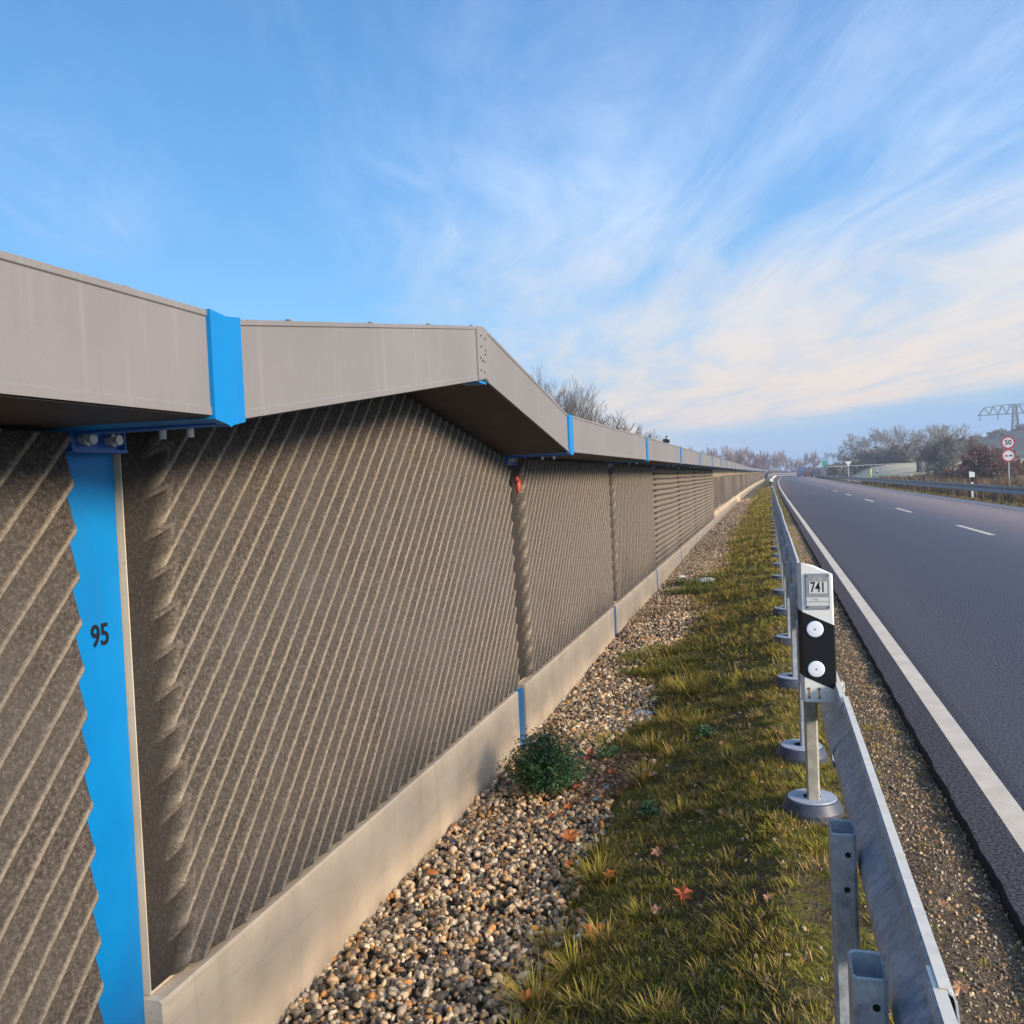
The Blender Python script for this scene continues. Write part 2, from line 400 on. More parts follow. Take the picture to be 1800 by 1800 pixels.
M['vdark'] = mat('car_dark', plain((.03, .045, .055), .1, 3), .35, .5)
M['glass'] = mat('window_glass', plain((.12, .16, .20), .1, 3), .1, .8)
M['tyre'] = mat('tyre', plain((.02, .02, .02), .1), .9, .1)
M['hill'] = mat('hill_wood', plain((.085, .095, .075), .45, .35), .95, .05)
M['plaster'] = mat('hut_dark', plain((.05, .06, .07), .2, 3), .8, .2)
M['pale'] = mat('pale_rail', plain((.55, .53, .48), .08, 2), .6, .3)
M['pebble'] = mat('pale_stone', plain((.52, .54, .56), .15, 30, .4, 60), .6, .4)
M['teal'] = mat('teal_litter', plain((.16, .30, .32), .25, 60), .4, .5)

# ------------------------------------------------------------------ ground, road
xs = np.concatenate([[-400, -150, -60, -25, -12, -6], np.arange(-3.2, -1.6, .2), np.arange(-1.6, .8, .05), [.9, 2, 4, 6, 7.3], np.arange(7.6, 14, .4), np.arange(14, 30, 2), [36, 50, 80, 150, 400]])
ys = np.concatenate([[-40, -15, -5], np.arange(-2, 12, .06), np.arange(12, 40, .5), np.arange(40, 320, 5), [350, 450, 600]])
X, Y = np.meshgrid(xs, ys, indexing='xy'); Xd = X + np.where(np.abs(X) < 40, drift(np.minimum(Y, 320)), 0)
Z = ground(Xd, np.minimum(Y, 320))
nearm = (X > -1.68) & (X < .7) & (Y < 13) & (Y > -2)
bumpz = .010*np.sin(X*9+3*np.sin(Y*2.1))*np.sin(Y*7+2*np.sin(X*4)) + .006*np.sin(X*23+Y*11)*np.sin(Y*19-X*8)
Z = Z + np.where(nearm, bumpz, 0)
nx, ny = len(xs), len(ys)
idx = np.arange(nx*ny).reshape(ny, nx)
q = np.stack([idx[:-1, :-1], idx[:-1, 1:], idx[1:, 1:], idx[1:, :-1]], -1).reshape(-1, 4)
g = np_mesh('ground', np.stack([Xd, Y, Z], -1).reshape(-1, 3), [q], M['ground'], smooth=True); tag(g, kind='structure')
def gz(x, y):
    x = np.asarray(x, float); y = np.asarray(y, float)
    b = .010*np.sin(x*9+3*np.sin(y*2.1))*np.sin(y*7+2*np.sin(x*4)) + .006*np.sin(x*23+y*11)*np.sin(y*19-x*8)
    return ground(x, y) + np.where((x > -1.68) & (x < .7) & (y < 13), b, 0)

def strip(name, x0, x1, y0, y1, z, m, step=.0, wob=0., side=0.):
    yy = np.concatenate([np.arange(y0, min(y1, 16), .05 if wob else 2.), np.arange(min(y1, 16), y1, 1.5 if y1-y0 > 3 else .4), [y1]]); yy = np.unique(yy)
    n = len(yy); d = drift(yy)
    w = wob*(np.sin(yy*13.1)+.6*np.sin(yy*31.7+1)+.5*np.sin(yy*71.3)+.4*np.sin(yy*157))
    A_ = np.stack([x0+d+w, yy, np.full(n, z)], -1); B_ = np.stack([x1+d, yy, np.full(n, z)], -1)
    V = np.concatenate([A_, B_]); i = np.arange(n-1)
    Fq = np.stack([i, n+i, n+i+1, i+1], -1)
    if side:
        C_ = A_.copy(); C_[:, 2] -= side; C_[:, 0] -= .006; V = np.concatenate([V, C_])
        Fq = np.concatenate([Fq, np.stack([2*n+i, i, i+1, 2*n+i+1], -1)])
    return np_mesh(name, V, [Fq], m)
tag(strip('road', .725, 7.62, -20, 330, 0.0, M['road'], wob=.0035, side=.07), kind='structure')
tag(strip('road_edge_strip', .716, .74, -20, 120, -.006, M['roadedge'], wob=.005, side=.05), kind='structure')
tag(strip('left_edge_line', .862, .968, -20, 260, .004, M['paint']), kind='structure')
tag(strip('right_edge_line', 7.25, 7.38, -20, 260, .004, M['paint']), kind='structure')
mb = MB()
for k in range(-2, 22):
    y0 = 20.0+10.72*k; y1 = y0+3.55
    d0, d1 = float(drift(y0)), float(drift(y1))
    mb.poly([(4.205+d0, y0, .004), (4.325+d0, y0, .004), (4.325+d1, y1, .004), (4.205+d1, y1, .004)])
tag(mb.build('centre_line', M['paint']), kind='structure')

# ------------------------------------------------------------------ noise barrier
XF, XB, XP, XC = -1.755, -1.733, -1.684, -1.2565   # flange, panel border, plinth front, cap front
Y1, SP = 2.04, 3.985
NB = 46
barrier = empty('noise_barrier', (0, 0, 0))
tag(barrier, 'long low noise barrier of ribbed grey-brown panels with blue posts and a sheet-metal cap', 'noise barrier')
PIT = .115
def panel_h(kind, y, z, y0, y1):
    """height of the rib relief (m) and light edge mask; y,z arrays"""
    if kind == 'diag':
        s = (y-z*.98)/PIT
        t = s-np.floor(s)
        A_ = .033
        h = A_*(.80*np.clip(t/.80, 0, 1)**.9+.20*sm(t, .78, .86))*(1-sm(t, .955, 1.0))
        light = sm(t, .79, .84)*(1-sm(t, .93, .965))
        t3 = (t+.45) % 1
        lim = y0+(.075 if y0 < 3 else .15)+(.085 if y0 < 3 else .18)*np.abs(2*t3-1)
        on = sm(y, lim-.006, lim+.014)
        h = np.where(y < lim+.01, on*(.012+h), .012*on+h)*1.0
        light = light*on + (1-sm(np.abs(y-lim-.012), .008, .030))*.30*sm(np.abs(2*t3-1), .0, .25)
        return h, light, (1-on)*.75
    if kind == 'hor':
        P = .088
        t = (z+.004*np.sin(y*1.6))/P; t = t-np.floor(t)
        h = .032*(1-np.abs(2*t-1)**5)
        hole = (1-sm(y, y0+.42, y0+.52))*(1-sm(np.abs(2*t-1), .0, .55)*0)*((t < .30) | (t > .86))
        h = h*(1-hole)
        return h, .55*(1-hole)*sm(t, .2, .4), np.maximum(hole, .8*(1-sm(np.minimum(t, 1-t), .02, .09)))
    P = .23
    t = (y/P); t = t-np.floor(t)
    h = .04*np.clip(1-np.abs(2*t-1)*1.0, 0, 1)
    return h, .45*sm(t, .45, .55), .0*t
def cap_raise(k, y):
    if k != 1: return np.zeros_like(np.asarray(y, float))
    ym = 4.07; a, b = 2.02, 5.86
    y = np.asarray(y, float)
    return .295*np.clip(np.where(y < ym, (y-a)/(ym-a), (b-y)/(b-ym)), 0, 1)
kinds = {4: 'hor', 5: 'hor', 6: 'hor', 7: 'hor'}
for k in range(0, NB):
    yc = Y1+SP*(k-1); yn = yc+SP
    d = float(drift(yc)); dd = float(drift(yn))-d
    kind = 'diag' if k < 4 else kinds.get(k, 'ver')
    y0, y1 = yc+(.11 if k < 2 else .05), yn-(.112 if k == 0 else .036)
    res = [.0052, .0048, .008, .012][k] if k < 4 else (.12 if kind == 'hor' else .0575)
    yy = np.arange(y0, y1, res); yy = np.append(yy, y1)
    if kind == 'hor': yy = np.unique(np.concatenate([yy, y0+np.arange(0, .60, .02)]))
    zr = [.0052, .0052, .008, .012][k] if k < 4 else (.0088 if kind == 'hor' else 2.)
    zn = max(3, int(1.6/zr))
    vv = np.linspace(0, 1, zn)
    YY, VV = np.meshgrid(yy, vv, indexing='xy')
    ztop = 1.632+cap_raise(k, YY)-(.018 if k == 1 else 0)+(.018 if k == 1 else 0)
    ZZ = .052+VV*(ztop-.052)
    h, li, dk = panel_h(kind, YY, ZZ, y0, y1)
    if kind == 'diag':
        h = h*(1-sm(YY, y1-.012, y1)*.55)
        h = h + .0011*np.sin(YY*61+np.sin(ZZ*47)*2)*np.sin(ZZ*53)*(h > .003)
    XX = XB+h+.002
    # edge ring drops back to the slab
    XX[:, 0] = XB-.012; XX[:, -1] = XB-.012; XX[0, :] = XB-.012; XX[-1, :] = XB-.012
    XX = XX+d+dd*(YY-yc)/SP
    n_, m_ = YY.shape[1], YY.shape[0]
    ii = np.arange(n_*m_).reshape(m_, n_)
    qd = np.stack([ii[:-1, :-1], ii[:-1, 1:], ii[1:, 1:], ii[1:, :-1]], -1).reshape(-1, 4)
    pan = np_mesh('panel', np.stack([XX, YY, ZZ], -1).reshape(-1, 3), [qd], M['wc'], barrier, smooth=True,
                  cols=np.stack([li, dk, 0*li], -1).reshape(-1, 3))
    # backing slab of pale concrete, its cut end shows beside the post
    mb = MB(); zt = 1.630
    P = [(XB+d-.13, y0), (XB+d-.002, y0), (XB+d+dd-.002, y1), (XB+d+dd-.13, y1)]
    if k == 1:
        ym = 4.07
        zt2 = 1.90
        P = [(XB-.13, y0), (XB-.002, y0), (XB-.002, ym), (XB-.002, y1), (XB-.13, y1), (XB-.13, ym)]
        tz = [zt, zt, zt2, zt, zt, zt2]
        mb.loft([[(a, b, .045) for a, b in P], [(a, b, z) for (a, b), z in zip(P, tz)]])
    else:
        mb.loft([[(a, b, .045) for a, b in P], [(a, b, zt) for a, b in P]])
    mb.build('backing_slab', M['conc'], pan)
    # plinth
    mb = MB(); zb = -.8
    rings = []
    for ya, ins in ((yc+.105, .012), (yc+.117, 0), (yn-.117, 0), (yn-.105, .012)):
        f = (ya-yc)/SP; o = d+dd*f; zt_ = .040
        rings.append([(XP-.19+o, ya, zb), (XP-ins+o, ya, zb), (XP-ins+o, ya, zt_-.008-ins*.5), (XP-.008-ins+o, ya, zt_-ins*.5), (XP-.19+o, ya, zt_-ins*.5)])
    mb.loft(rings)
    mb.build('plinth', M['conc'], barrier)
    # post (H section)
    mb = MB()
    mb.box((XF+d-.0075, yc, .42), (.015, .215, 2.36), 0, .002)
    mb.box((XF+d-.09, yc, .42), (.150, .012, 2.36))
    mb.box((XF+d-.172, yc, .42), (.015, .215, 2.36))
    if k >= 2: mb.box((-1.7025+d, yc-.022, -.388), (.026, .120, .83), 0, .002)
    post = mb.build('post', M['blue'], barrier)
    if k < 6:
        mb = MB(); yb = yc-.028
        mb.box((XF+d+.030, yb, 1.622), (.055, .205, .090), 0, .003)
        mb.box((XF+d+.28, yc-.093, 1.627), (.40, .05, .010), 0, .002)
        mb.box((XF+d+.066, yb, 1.583), (.020, .205, .008))
        for s_ in (-.098, .0985): mb.box((XF+d+.064, yb+s_, 1.622), (.016, .006, .078))
        br = mb.build('bracket', M['bluedk'], post)
        for s_ in (-.047, .050):
            mb = MB()
            mb.tube((XF+d+.058, yb+s_, 1.612), (XF+d+.092, yb+s_, 1.612), .008, n=8)
            mb.tube((XF+d+.058, yb+s_, 1.612), (XF+d+.076, yb+s_, 1.612), .018, n=6)
            mb.tube((XF+d+.088, yb+s_, 1.612), (XF+d+.094, yb+s_, 1.612), .0145, n=10)
            mb.build('bolt', M['bolt'], post)
        for s_ in (.30, .38):
            mb = MB(); mb.tube((XF+d+s_, yc-.075, 1.622), (XF+d+s_, yc-.075, 1.600), .009, n=8); mb.build('bolt', M['bolt'], post)
    # cap
    yb0, yb1 = yc-.02, yn-.155
    mb = MB()
    def capring(y, dz, o, ins=0.):
        zl, zh = 1.642+dz, 1.885+dz
        return [(XC-.62+o, y, zl+.0), (XC-.62+o, y, zh), (XC-.01+o, y, zh+.004), (XC+.004+o, y, zh+.003), (XC+.004+o, y, zh-.010), (XC+o, y, zh-.013),
                (XC+o, y, zl+.022), (XC+.003+o, y, zl+.018), (XC+.003+o, y, zl), (XC-.02+o, y, zl)]
    if k == 1:
        mb.loft([capring(yb0, 0, d), capring(4.07, .298, d), capring(yb1, 0, d)])
    else:
        mb.loft([capring(yb0, 0, d), capring(yb1, 0, d+dd)])
    cap = mb.build('cap', M['alu'], barrier)
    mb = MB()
    shade_sec = lambda y, dz, o: [(XC-.615+o, y, 1.6385+dz), (XC-.006+o, y, 1.6385+dz), (XC-.006+o, y, 1.6405+dz), (XC-.615+o, y, 1.6405+dz)]
    mb.loft([shade_sec(yb0+.002, 0, d), shade_sec(4.07, .298, d), shade_sec(yb1-.002, 0, d)] if k == 1 else [shade_sec(yb0+.002, 0, d), shade_sec(yb1-.002, 0, d+dd)])
    mb.build('cap_shade', M['cap_shade'], cap)  # dark sheet added below the cap, the shade put into its colour
    if k < 3:
        for f in np.linspace(.07, .93, 7):
            y = yb0+(yb1-yb0)*f; dz = float(cap_raise(k, y))*1.01
            mb = MB(); mb.box((XC-.012, y, 1.891+dz), (.016, .016, .006), 0, .002); mb.build('rivet', M['alu'], cap)
    # seams of the bottom return edge, slightly lighter sheet edge
    mb = MB(); e = [(XC+d+.0045, yb0, 1.643), (XC+d+.0045, yb0, 1.655)]
    # blue joint cover
    yj = yc-.097
    mb = MB(); w = .064
    prof = []
    for yv, zl, zh in ((yj-w, 1.632, 1.890), (yj-.012, 1.622, 1.884), (yj, 1.616, 1.883), (yj+.012, 1.622, 1.884), (yj+w, 1.632, 1.890)):
        prof.append([(XC-.60+d, yv, zl+.01), (XC-.60+d, yv, zh), (XC+.012+d, yv, zh), (XC+.012+d, yv, zl), (XC-.02+d, yv, zl+.003)])
    mb.loft(prof)
    mb.build('joint_cover', M['blue'], barrier)
# ridge plate on the gable of the near cap
def pt_on_cap(y, z): return (XC+.006, y, z)
mb = MB()
mb.loft([[(XC-.002, yy_, 1.945+float(cap_raise(1, yy_))-.295), (XC+.0075, yy_, 1.945+float(cap_raise(1, yy_))-.295), (XC+.0075, yy_, 2.176+float(cap_raise(1, yy_))-.295), (XC-.002, yy_, 2.176+float(cap_raise(1, yy_))-.295)] for yy_ in (3.965, 4.07, 4.125)])
rp = mb.build('ridge_plate', M['alu'], barrier)
mb = MB()
for y, z in ((4.02, 2.135), (4.085, 2.13), (4.02, 2.085), (4.075, 2.055), (4.005, 2.032), (4.03, 2.022), (4.06, 2.02), (4.085, 2.075), (4.005, 1.975), (4.055, 1.970)):
    mb = MB(); mb.tube((XC+.007, y, z), (XC+.0095, y, z), .0055, n=8); mb.build('rivet', M['black'], rp)
mb = MB(); mb.box((XC-.05, 4.06, 1.926), (.09, .11, .012)); mb.build('ridge_clip', M['blue'], rp)

def text(s, name, m, size, origin, right, up, parent=None, sx=1., ext=.0006, font_off=0.):
    cu = bpy.data.curves.new(name, 'FONT'); cu.body = s; cu.size = size; cu.extrude = ext; cu.offset = font_off; cu.align_x = 'CENTER'; cu.align_y = 'CENTER'
    tmp = bpy.data.objects.new('tmp', cu); me = bpy.data.meshes.new_from_object(tmp); bpy.data.objects.remove(tmp)
    right = Vector(right).normalized(); up = Vector(up).normalized(); nrm = right.cross(up)
    mm = Matrix(((right.x*sx, up.x, nrm.x, origin[0]), (right.y*sx, up.y, nrm.y, origin[1]), (right.z*sx, up.z, nrm.z, origin[2]), (0, 0, 0, 1)))
    me.transform(mm); me.name = name; me.materials.clear(); me.materials.append(m)
    return link(bpy.data.objects.new(name, me), parent)
p95 = [o for o in barrier.children if o.name.startswith('post')][1]
text('95', 'post_number', M['num'], .082, (XF+.0016, 2.055, 1.087), (0, 1, 0), (0, 0, 1), p95, .86, .0006, .0016)

# small red hook on the second joint
mb = MB(); mb.tube((-1.672, 6.095, 1.475), (-1.672, 6.10, 1.385), .020, .013, 10); mb.tube((-1.672, 6.085, 1.468), (-1.672, 6.055, 1.492), .018, .014, 8)
tag(mb.build('plastic_hook', M['red'], smooth=True), 'small red plastic hook caught at the joint beside the second post', 'hook')
# white note: pins standing on the far side of the wall
def pin(x, y, z0, z1, s, label):
    t = empty('signal_post', (x, y, float(ground(x, y))))
    tag(t, label, 'signal post')
    zb = float(ground(x, y))
    mb = MB(); mb.tube((0, 0, 0), (0, 0, z1-zb), .035, n=8); mb.build('pole', M['plaster'], t)
    mb = MB(); mb.box((-.02, 0, z0-zb+(z1-z0)*.45), (s, .10, (z1-z0)*.45), 0, .02); mb.build('signal_head', M['black'], t)
    mb = MB(); mb.box((.05*s/.2, -.06, z0-zb+(z1-z0)*.75), (s*.4, .02, (z1-z0)*.25)); mb.build('white_plate', M['white'], t)
pin(-4.71, 30, 3.0, 3.22, .14, 'tiny dark signal post poking up behind the barrier cap below the bare tree')
pin(-3.14, 30, 2.48, 2.78, .22, 'black and white signal post standing above the barrier cap right of the bare tree')

# ------------------------------------------------------------------ guardrails
PROF = [(.181, .738), (.183, .749), (.190, .7545), (.199, .7545), (.206, .748), (.209, .738), (.211, .715), (.211, .690), (.207, .672), (.198, .659), (.172, .630), (.160, .614), (.156, .600), (.156, .580),
        (.160, .566), (.172, .550), (.198, .521), (.207, .508), (.211, .490), (.211, .465), (.209, .442), (.205, .430), (.198, .424), (.190, .424)]
def rail_mesh(name, xo, y0, y1, zo, m, parent, flip=1, th=.003, dx_=0., sc=1.):
    P = np.array(PROF); P[:, 0] -= .21
    P[:, 0] *= flip
    T = np.gradient(P, axis=0); Nn = np.stack([T[:, 1], -T[:, 0]], -1); Nn /= np.linalg.norm(Nn, axis=1)[:, None]
    Q = P+Nn*th*(1 if flip > 0 else 1)
    ring = np.concatenate([P, Q[::-1]])
    ys_ = np.array([y0, y1]) if y1-y0 < 6 else np.arange(y0, y1+.01, 4.)
    if ys_[-1] < y1-.01: ys_ = np.append(ys_, y1)
    mb = MB()
    mb.loft([[(xo+a*sc+float(drift(yy_))+dx_, yy_, .75+(b-.75)*sc+zo) for a, b in ring] for yy_ in ys_])
    return mb.build(name, m, parent)
rail = empty('guardrail', (0, 0, 0)); tag(rail, 'galvanised steel guardrail running beside the grass strip on its posts', 'guardrail')
segs = [(-1.6, 1.34, .0), (1.28, 2.90, .007), (2.84, 6.9, .0), (6.84, 10.9, .004), (10.84, 14.9, 0), (14.84, 18.9, .004), (18.84, 24, 0), (23.9, 30, .004), (29.9, 38, 0), (37.9, 51, .004)]
for a, b, o in segs:
    r_ = rail_mesh('beam', .21, a, b, .0035 if o else 0, M['galv'], rail, dx_=o); zo_ = .0035 if o else 0
    mb = MB(); dd0 = .0015
    ys_ = np.linspace(a, b, 3)
    mb.loft([[(.1865+o+float(drift(t)), t, .7580+zo_), (.2025+o+float(drift(t)), t, .7580+zo_), (.2025+o+float(drift(t)), t, .7592+zo_), (.1865+o+float(drift(t)), t, .7592+zo_)] for t in ys_])
    mb.build('top_edge', M['galvlip'], r_)
def c_post(y, x, ztop, zbot, m, holes=True):
    mb = MB(); a, b, t, r_ = .026, .043, .004, .007
    def ring(w, h, q, z):
        return [(x-w+q, y-h, z), (x+w-q, y-h, z), (x+w, y-h+q, z), (x+w, y+h-q, z), (x+w-q, y+h, z), (x-w+q, y+h, z), (x-w, y+h-q, z), (x-w, y-h+q, z)]
    mb.loft([ring(a-t, b-t, r_, ztop-.4), ring(a-t, b-t, r_, ztop-.003), ring(a-t*.5, b-t*.5, r_, ztop), ring(a, b, r_, ztop-.003), ring(a, b, r_, zbot)], True, False)
    p = mb.build('post', m, rail)
    if holes:
        mb = MB(); mb.tube((x+.008, y-b-.0008, ztop-.045), (x+.008, y-b+.002, ztop-.045), .006, n=10)
        mb.tube((x+.004, y-b-.0008, ztop-.12), (x+.004, y-b+.002, ztop-.12), .0065, n=10); mb.build('bolt_hole', M['black'], p)
    return p
def disc(x, y, z, parent):
    mb = MB(); mb.lathe((x, y, z), [(.128, -.06), (.126, -.012), (.106, .026), (.099, .031), (.040, .033), (.034, .020)], 64)
    b_ = mb.build('base_disc', M['rubber'], parent, smooth=False)
    mb = MB(); mb.lathe((x, y, z), [(.036, .030), (.036, .0345), (.098, .0340), (.100, .030)], 48); mb.f = mb.f[:-2]+[]; mb.build('sky_light_ring', M['discsky'], b_)  # paler ring added on top, sky light put into its colour
c_post(2.055, .127, .68, -.3, M['galv']); c_post(1.483, .122, .68, -.3, M['galv'])
disc(.132, 3.99, float(gz(.13, 4.))+.035, rail)
c_post(3.985, .137, .70, -.1, M['postsun'], False)  # warm sunlight on this post painted into its zinc colour
ydisc = [4.75+1.577*i for i in range(0, 30)]
for y in ydisc:
    x = .135
    p = c_post(y, x, .70, -.2, M['galv'], False)
    disc(x-.022, y, float(gz(x, y))+.045, rail)
# second stretch of rail beyond the gap
r2 = rail_mesh('beam', .21, 56, 210, 0, M['galvlip'], rail)
# far posts of it
for y in np.arange(58, 120, 4.):
    mb = MB(); mb.box((.15+float(drift(y)), y, .25), (.05, .1, .95)); mb.build('post', M['galv'], rail)

# right-hand guardrail
rr = empty('guardrail', (0, 0, 0)); tag(rr, 'grey guardrail on thin dark posts along the far side of the road', 'guardrail')
rail_mesh('beam', 8.35, -4, 250, -.185, M['galvdark'], rr, flip=-1, sc=.9)
for y in np.arange(8.6, 215, 2.35):
    mb = MB(); x = 8.44+float(drift(y)); mb.box((x, y, .12), (.09, .07, .78)); mb.build('post', M['postdark'], rr)

# ------------------------------------------------------------------ delineator
def delineator(x, y, front=True, zbase=.45, label='', post_m=None):
    t = empty('delineator', (x, y, 0)); tag(t, label, 'delineator')
    # footprint: flat face to the camera, bevelled on the wall side
    fp = [(-.053, -.028), (.066, -.028), (.071, -.022), (.071, .028), (.0, .05), (-.069, .03), (-.069, .004)]
    def zt(px_): return 1.078-(px_+.069)*.47+(0 if px_ > -.02 else -.004)
    mb = MB(); mb.loft([[(a, b, .478) for a, b in fp], [(a, b, zt(a) if a > -.06 else zt(-.05)) for a, b in fp]])
    body = mb.build('body', M['white'], t)
    fb = [(a*1.025+(.0008 if a > 0 else -.0008), b*1.05) for a, b in fp]
    mb = MB(); s_ = -.455
    mb.loft([[(a, b, .592+(a+.069)*s_) for a, b in fb], [(a, b, .866+(a+.069)*s_) for a, b in fb]])
    mb.build('black_band', M['black'], t)
    if front:
        for z in (.786, .618):
            mb = MB(); c = (-.006, -.0296, z)
            mb.loft([[(c[0]+r*math.cos(a), yy_, c[2]+r*math.sin(a)) for a in np.linspace(0, 2*math.pi, 33)[:-1]] for r, yy_ in ((.034, -.0285), (.034, -.032), (.031, -.035), (.018, -.0362), (.017, -.0362))])
            rf = mb.build('reflector', M['refl'], t)
            mb = MB(); mb.tube((c[0], -.0358, z), (c[0], -.0372, z), .0032, n=12); mb.build('rivet', M['black'], rf)
        mb = MB(); mb.box((.010, -.031, .945), (.096, .006, .150), 0, .002); pl = mb.build('number_plate', M['grey'], t)
        mb = MB(); mb.box((.011, -.0347, .961), (.072, .0012, .050)); mb.build('number_field', M['lgrey'], pl)
        mb = MB(); mb.box((.008, -.0347, .9115), (.088, .0012, .0165)); mb.box((.008, -.0347, .8925), (.088, .0012, .0150)); mb.build('sticker_strip', M['lgrey'], pl)
        text('741', 'number', M['num'], .060, (.011, -.0358, .961), (1, 0, 0), (0, 0, 1), pl, .68, .0003, .0008)
        text('A 281', 'plate_text', M['lgrey'], .017, (.012, -.0347, .998), (1, 0, 0), (0, 0, 1), pl, .95, .0002)
        text('1 7 km', 'strip_text', M['grey'], .012, (-.004, -.0358, .9115), (1, 0, 0), (0, 0, 1), pl, .9, .0002)
        mb = MB()
        for a, b in ((-.031, 1.010), (.050, 1.010), (-.031, .879), (.050, .879)): mb.tube((a, -.0335, b), (a, -.0355, b), .003, n=8)
        mb.build('plate_screw', M['num'], pl)
        for a, b in ((-.037, .535), (.004, .535), (-.037, .497), (.004, .497)):
            mb = MB(); mb.tube((a, -.0275, b), (a, -.031, b), .0052, n=10); sc = mb.build('screw', M['rust'], body)
        mb = MB(); mb.box((-.0365, -.0284, .512), (.008, .001, .034)); mb.box((.004, -.0284, .514), (.007, .001, .034)); mb.build('rust_streak', mat('rust_stain', plain((.56, .36, .16), .2, 60), .7, .2), body)
        # clamp that grips the top edge of the rail
        mb = MB(); mb.box((.075, .012, .545), (.06, .05, .012), 0, .002); mb.box((.103, .012, .535), (.006, .05, .03)); mb.box((.03, .012, .46), (.05, .03, .06), 0, .003); mb.build('clamp', M['galvlip'], t)
    else:
        mb = MB(); mb.box((0, .01, .2), (.06, .05, .75)); mb.build('mounting_post', M['white'], t)
    return t
dl = delineator(.172, 4.018, True, label='white and black delineator with plate 741 fixed to the near guardrail')
dl.scale = (.777, .777, .777); dl.location = (.1336, 3.12, .3233)
delineator(.172, 60, False, label='distant white delineator at the gap in the left guardrail').scale = (1.6, 1, 1)
dr = empty('delineator', (8.80, 45, -.1)); tag(dr, 'white-topped delineator behind the right-hand guardrail', 'delineator')
mb = MB(); mb.loft([[(-.11, a, .92), (.11, a, .92), (.11, a, 1.14), (-.11, a, 1.20)] for a in (-.03, .03)]); mb.build('body', M['white'], dr)
mb = MB(); mb.box((0, 0, .45), (.09, .05, .99)); mb.build('mounting_post', M['white'], dr)
mb = MB(); mb.box((0, -.03, .82), (.13, .012, .22)); mb.build('black_band', M['black'], dr)
delineator(12.7, 104, False, label='slim white delineator beyond the right guardrail by the yellow marker').location = (12.9, 120, .1)

# ------------------------------------------------------------------ gravel
def ico():
    t = (1+5**.5)/2
    v = [(-1, t, 0), (1, t, 0), (-1, -t, 0), (1, -t, 0), (0, -1, t), (0, 1, t), (0, -1, -t), (0, 1, -t), (t, 0, -1), (t, 0, 1), (-t, 0, -1), (-t, 0, 1)]
    f = [(0, 11, 5), (0, 5, 1), (0, 1, 7), (0, 7, 10), (0, 10, 11), (1, 5, 9), (5, 11, 4), (11, 10, 2), (10, 7, 6), (7, 1, 8), (3, 9, 4), (3, 4, 2), (3, 2, 6), (3, 6, 8), (3, 8, 9), (4, 9, 5), (2, 4, 11), (6, 2, 10), (8, 6, 7), (9, 8, 1)]
    v = np.array(v, float); v /= np.linalg.norm(v, axis=1)[:, None]; return v, np.array(f)
def ico1():
    v, f = ico(); v = list(map(tuple, v)); c = {}; nf = []
    def mid(a, b):
        k = (min(a, b), max(a, b))
        if k not in c:
            m_ = (np.array(v[a])+np.array(v[b])); m_ /= np.linalg.norm(m_); v.append(tuple(m_)); c[k] = len(v)-1
        return c[k]
    for a, b, d_ in f:
        x, y, z = mid(a, b), mid(b, d_), mid(d_, a); nf += [(a, x, z), (b, y, x), (d_, z, y), (x, y, z)]
    return np.array(v), np.array(nf)
PAL = np.array([(.58, .54, .48), (.50, .45, .38), (.42, .33, .22), (.36, .24, .13), (.44, .24, .09), (.26, .23, .20), (.15, .14, .13), (.07, .065, .06), (.33, .30, .27), (.20, .13, .09), (.48, .40, .30), (.11, .10, .10)])
PW = np.array([.09, .10, .11, .09, .05, .11, .13, .12, .08, .07, .07, .08]); PW = PW/PW.sum()
def rotmats(n):
    q_ = rng.normal(size=(n, 4)); q_ /= np.linalg.norm(q_, axis=1)[:, None]; w, x, y, z = q_.T
    return np.stack([np.stack([1-2*(y*y+z*z), 2*(x*y-z*w), 2*(x*z+y*w)], -1), np.stack([2*(x*y+z*w), 1-2*(x*x+z*z), 2*(y*z-x*w)], -1), np.stack([2*(x*z-y*w), 2*(y*z+x*w), 1-2*(x*x+y*y)], -1)], 1)
def stones(pos, r, base, pal=PAL, pw=PW):
    bv, bf = base; n = len(pos)
    warp_ = [bv*(1+.22*np.sin(bv@rng.normal(size=3)*2.2+rng.random()*6)[:, None]) for _ in range(24)]
    wv = np.array(warp_)[rng.integers(0, 24, n)]
    sc_ = np.stack([r*rng.uniform(.9, 1.5, n), r*rng.uniform(.75, 1.1, n), r*rng.uniform(.5, .85, n)], -1)
    V = wv*sc_[:, None, :]
    V = np.einsum('nij,nkj->nki', rotmats(n), V)
    V = V+pos[:, None, :]
    Fc = bf[None]+(np.arange(n)*len(bv))[:, None, None]
    c = pal[rng.choice(len(pal), n, p=pw)]*rng.uniform(.75, 1.2, (n, 1))*np.array([1.45, 1.22, .92])
    return V.reshape(-1, 3), Fc.reshape(-1, 3), np.repeat(c, len(bv), 0)
def edge_x(y):
    y = np.asarray(y, float)
    e = -.86+.05*np.sin(y*2.3+1)+.035*np.sin(y*6.1)+.03*np.sin(y*13.7)
    return e - .48*np.exp(-((y-8.3)/.75)**2) - .52*np.exp(-((y-13.8)/1.2)**2)-.35*np.exp(-((y-6.05)/.35)**2)
def scatter(n, x0, x1, y0, y1): return rng.uniform(x0, x1, n), rng.uniform(y0, y1, n)
parts = []
x, y = scatter(24000, -1.69, -.55, 1.2, 8); keep = x < edge_x(y)+rng.normal(0, .05, len(x)); x, y = x[keep], y[keep]
r = rng.choice([.0085, .011, .014, .018], len(x), p=[.28, .36, .26, .10])*rng.uniform(.85, 1.2, len(x))
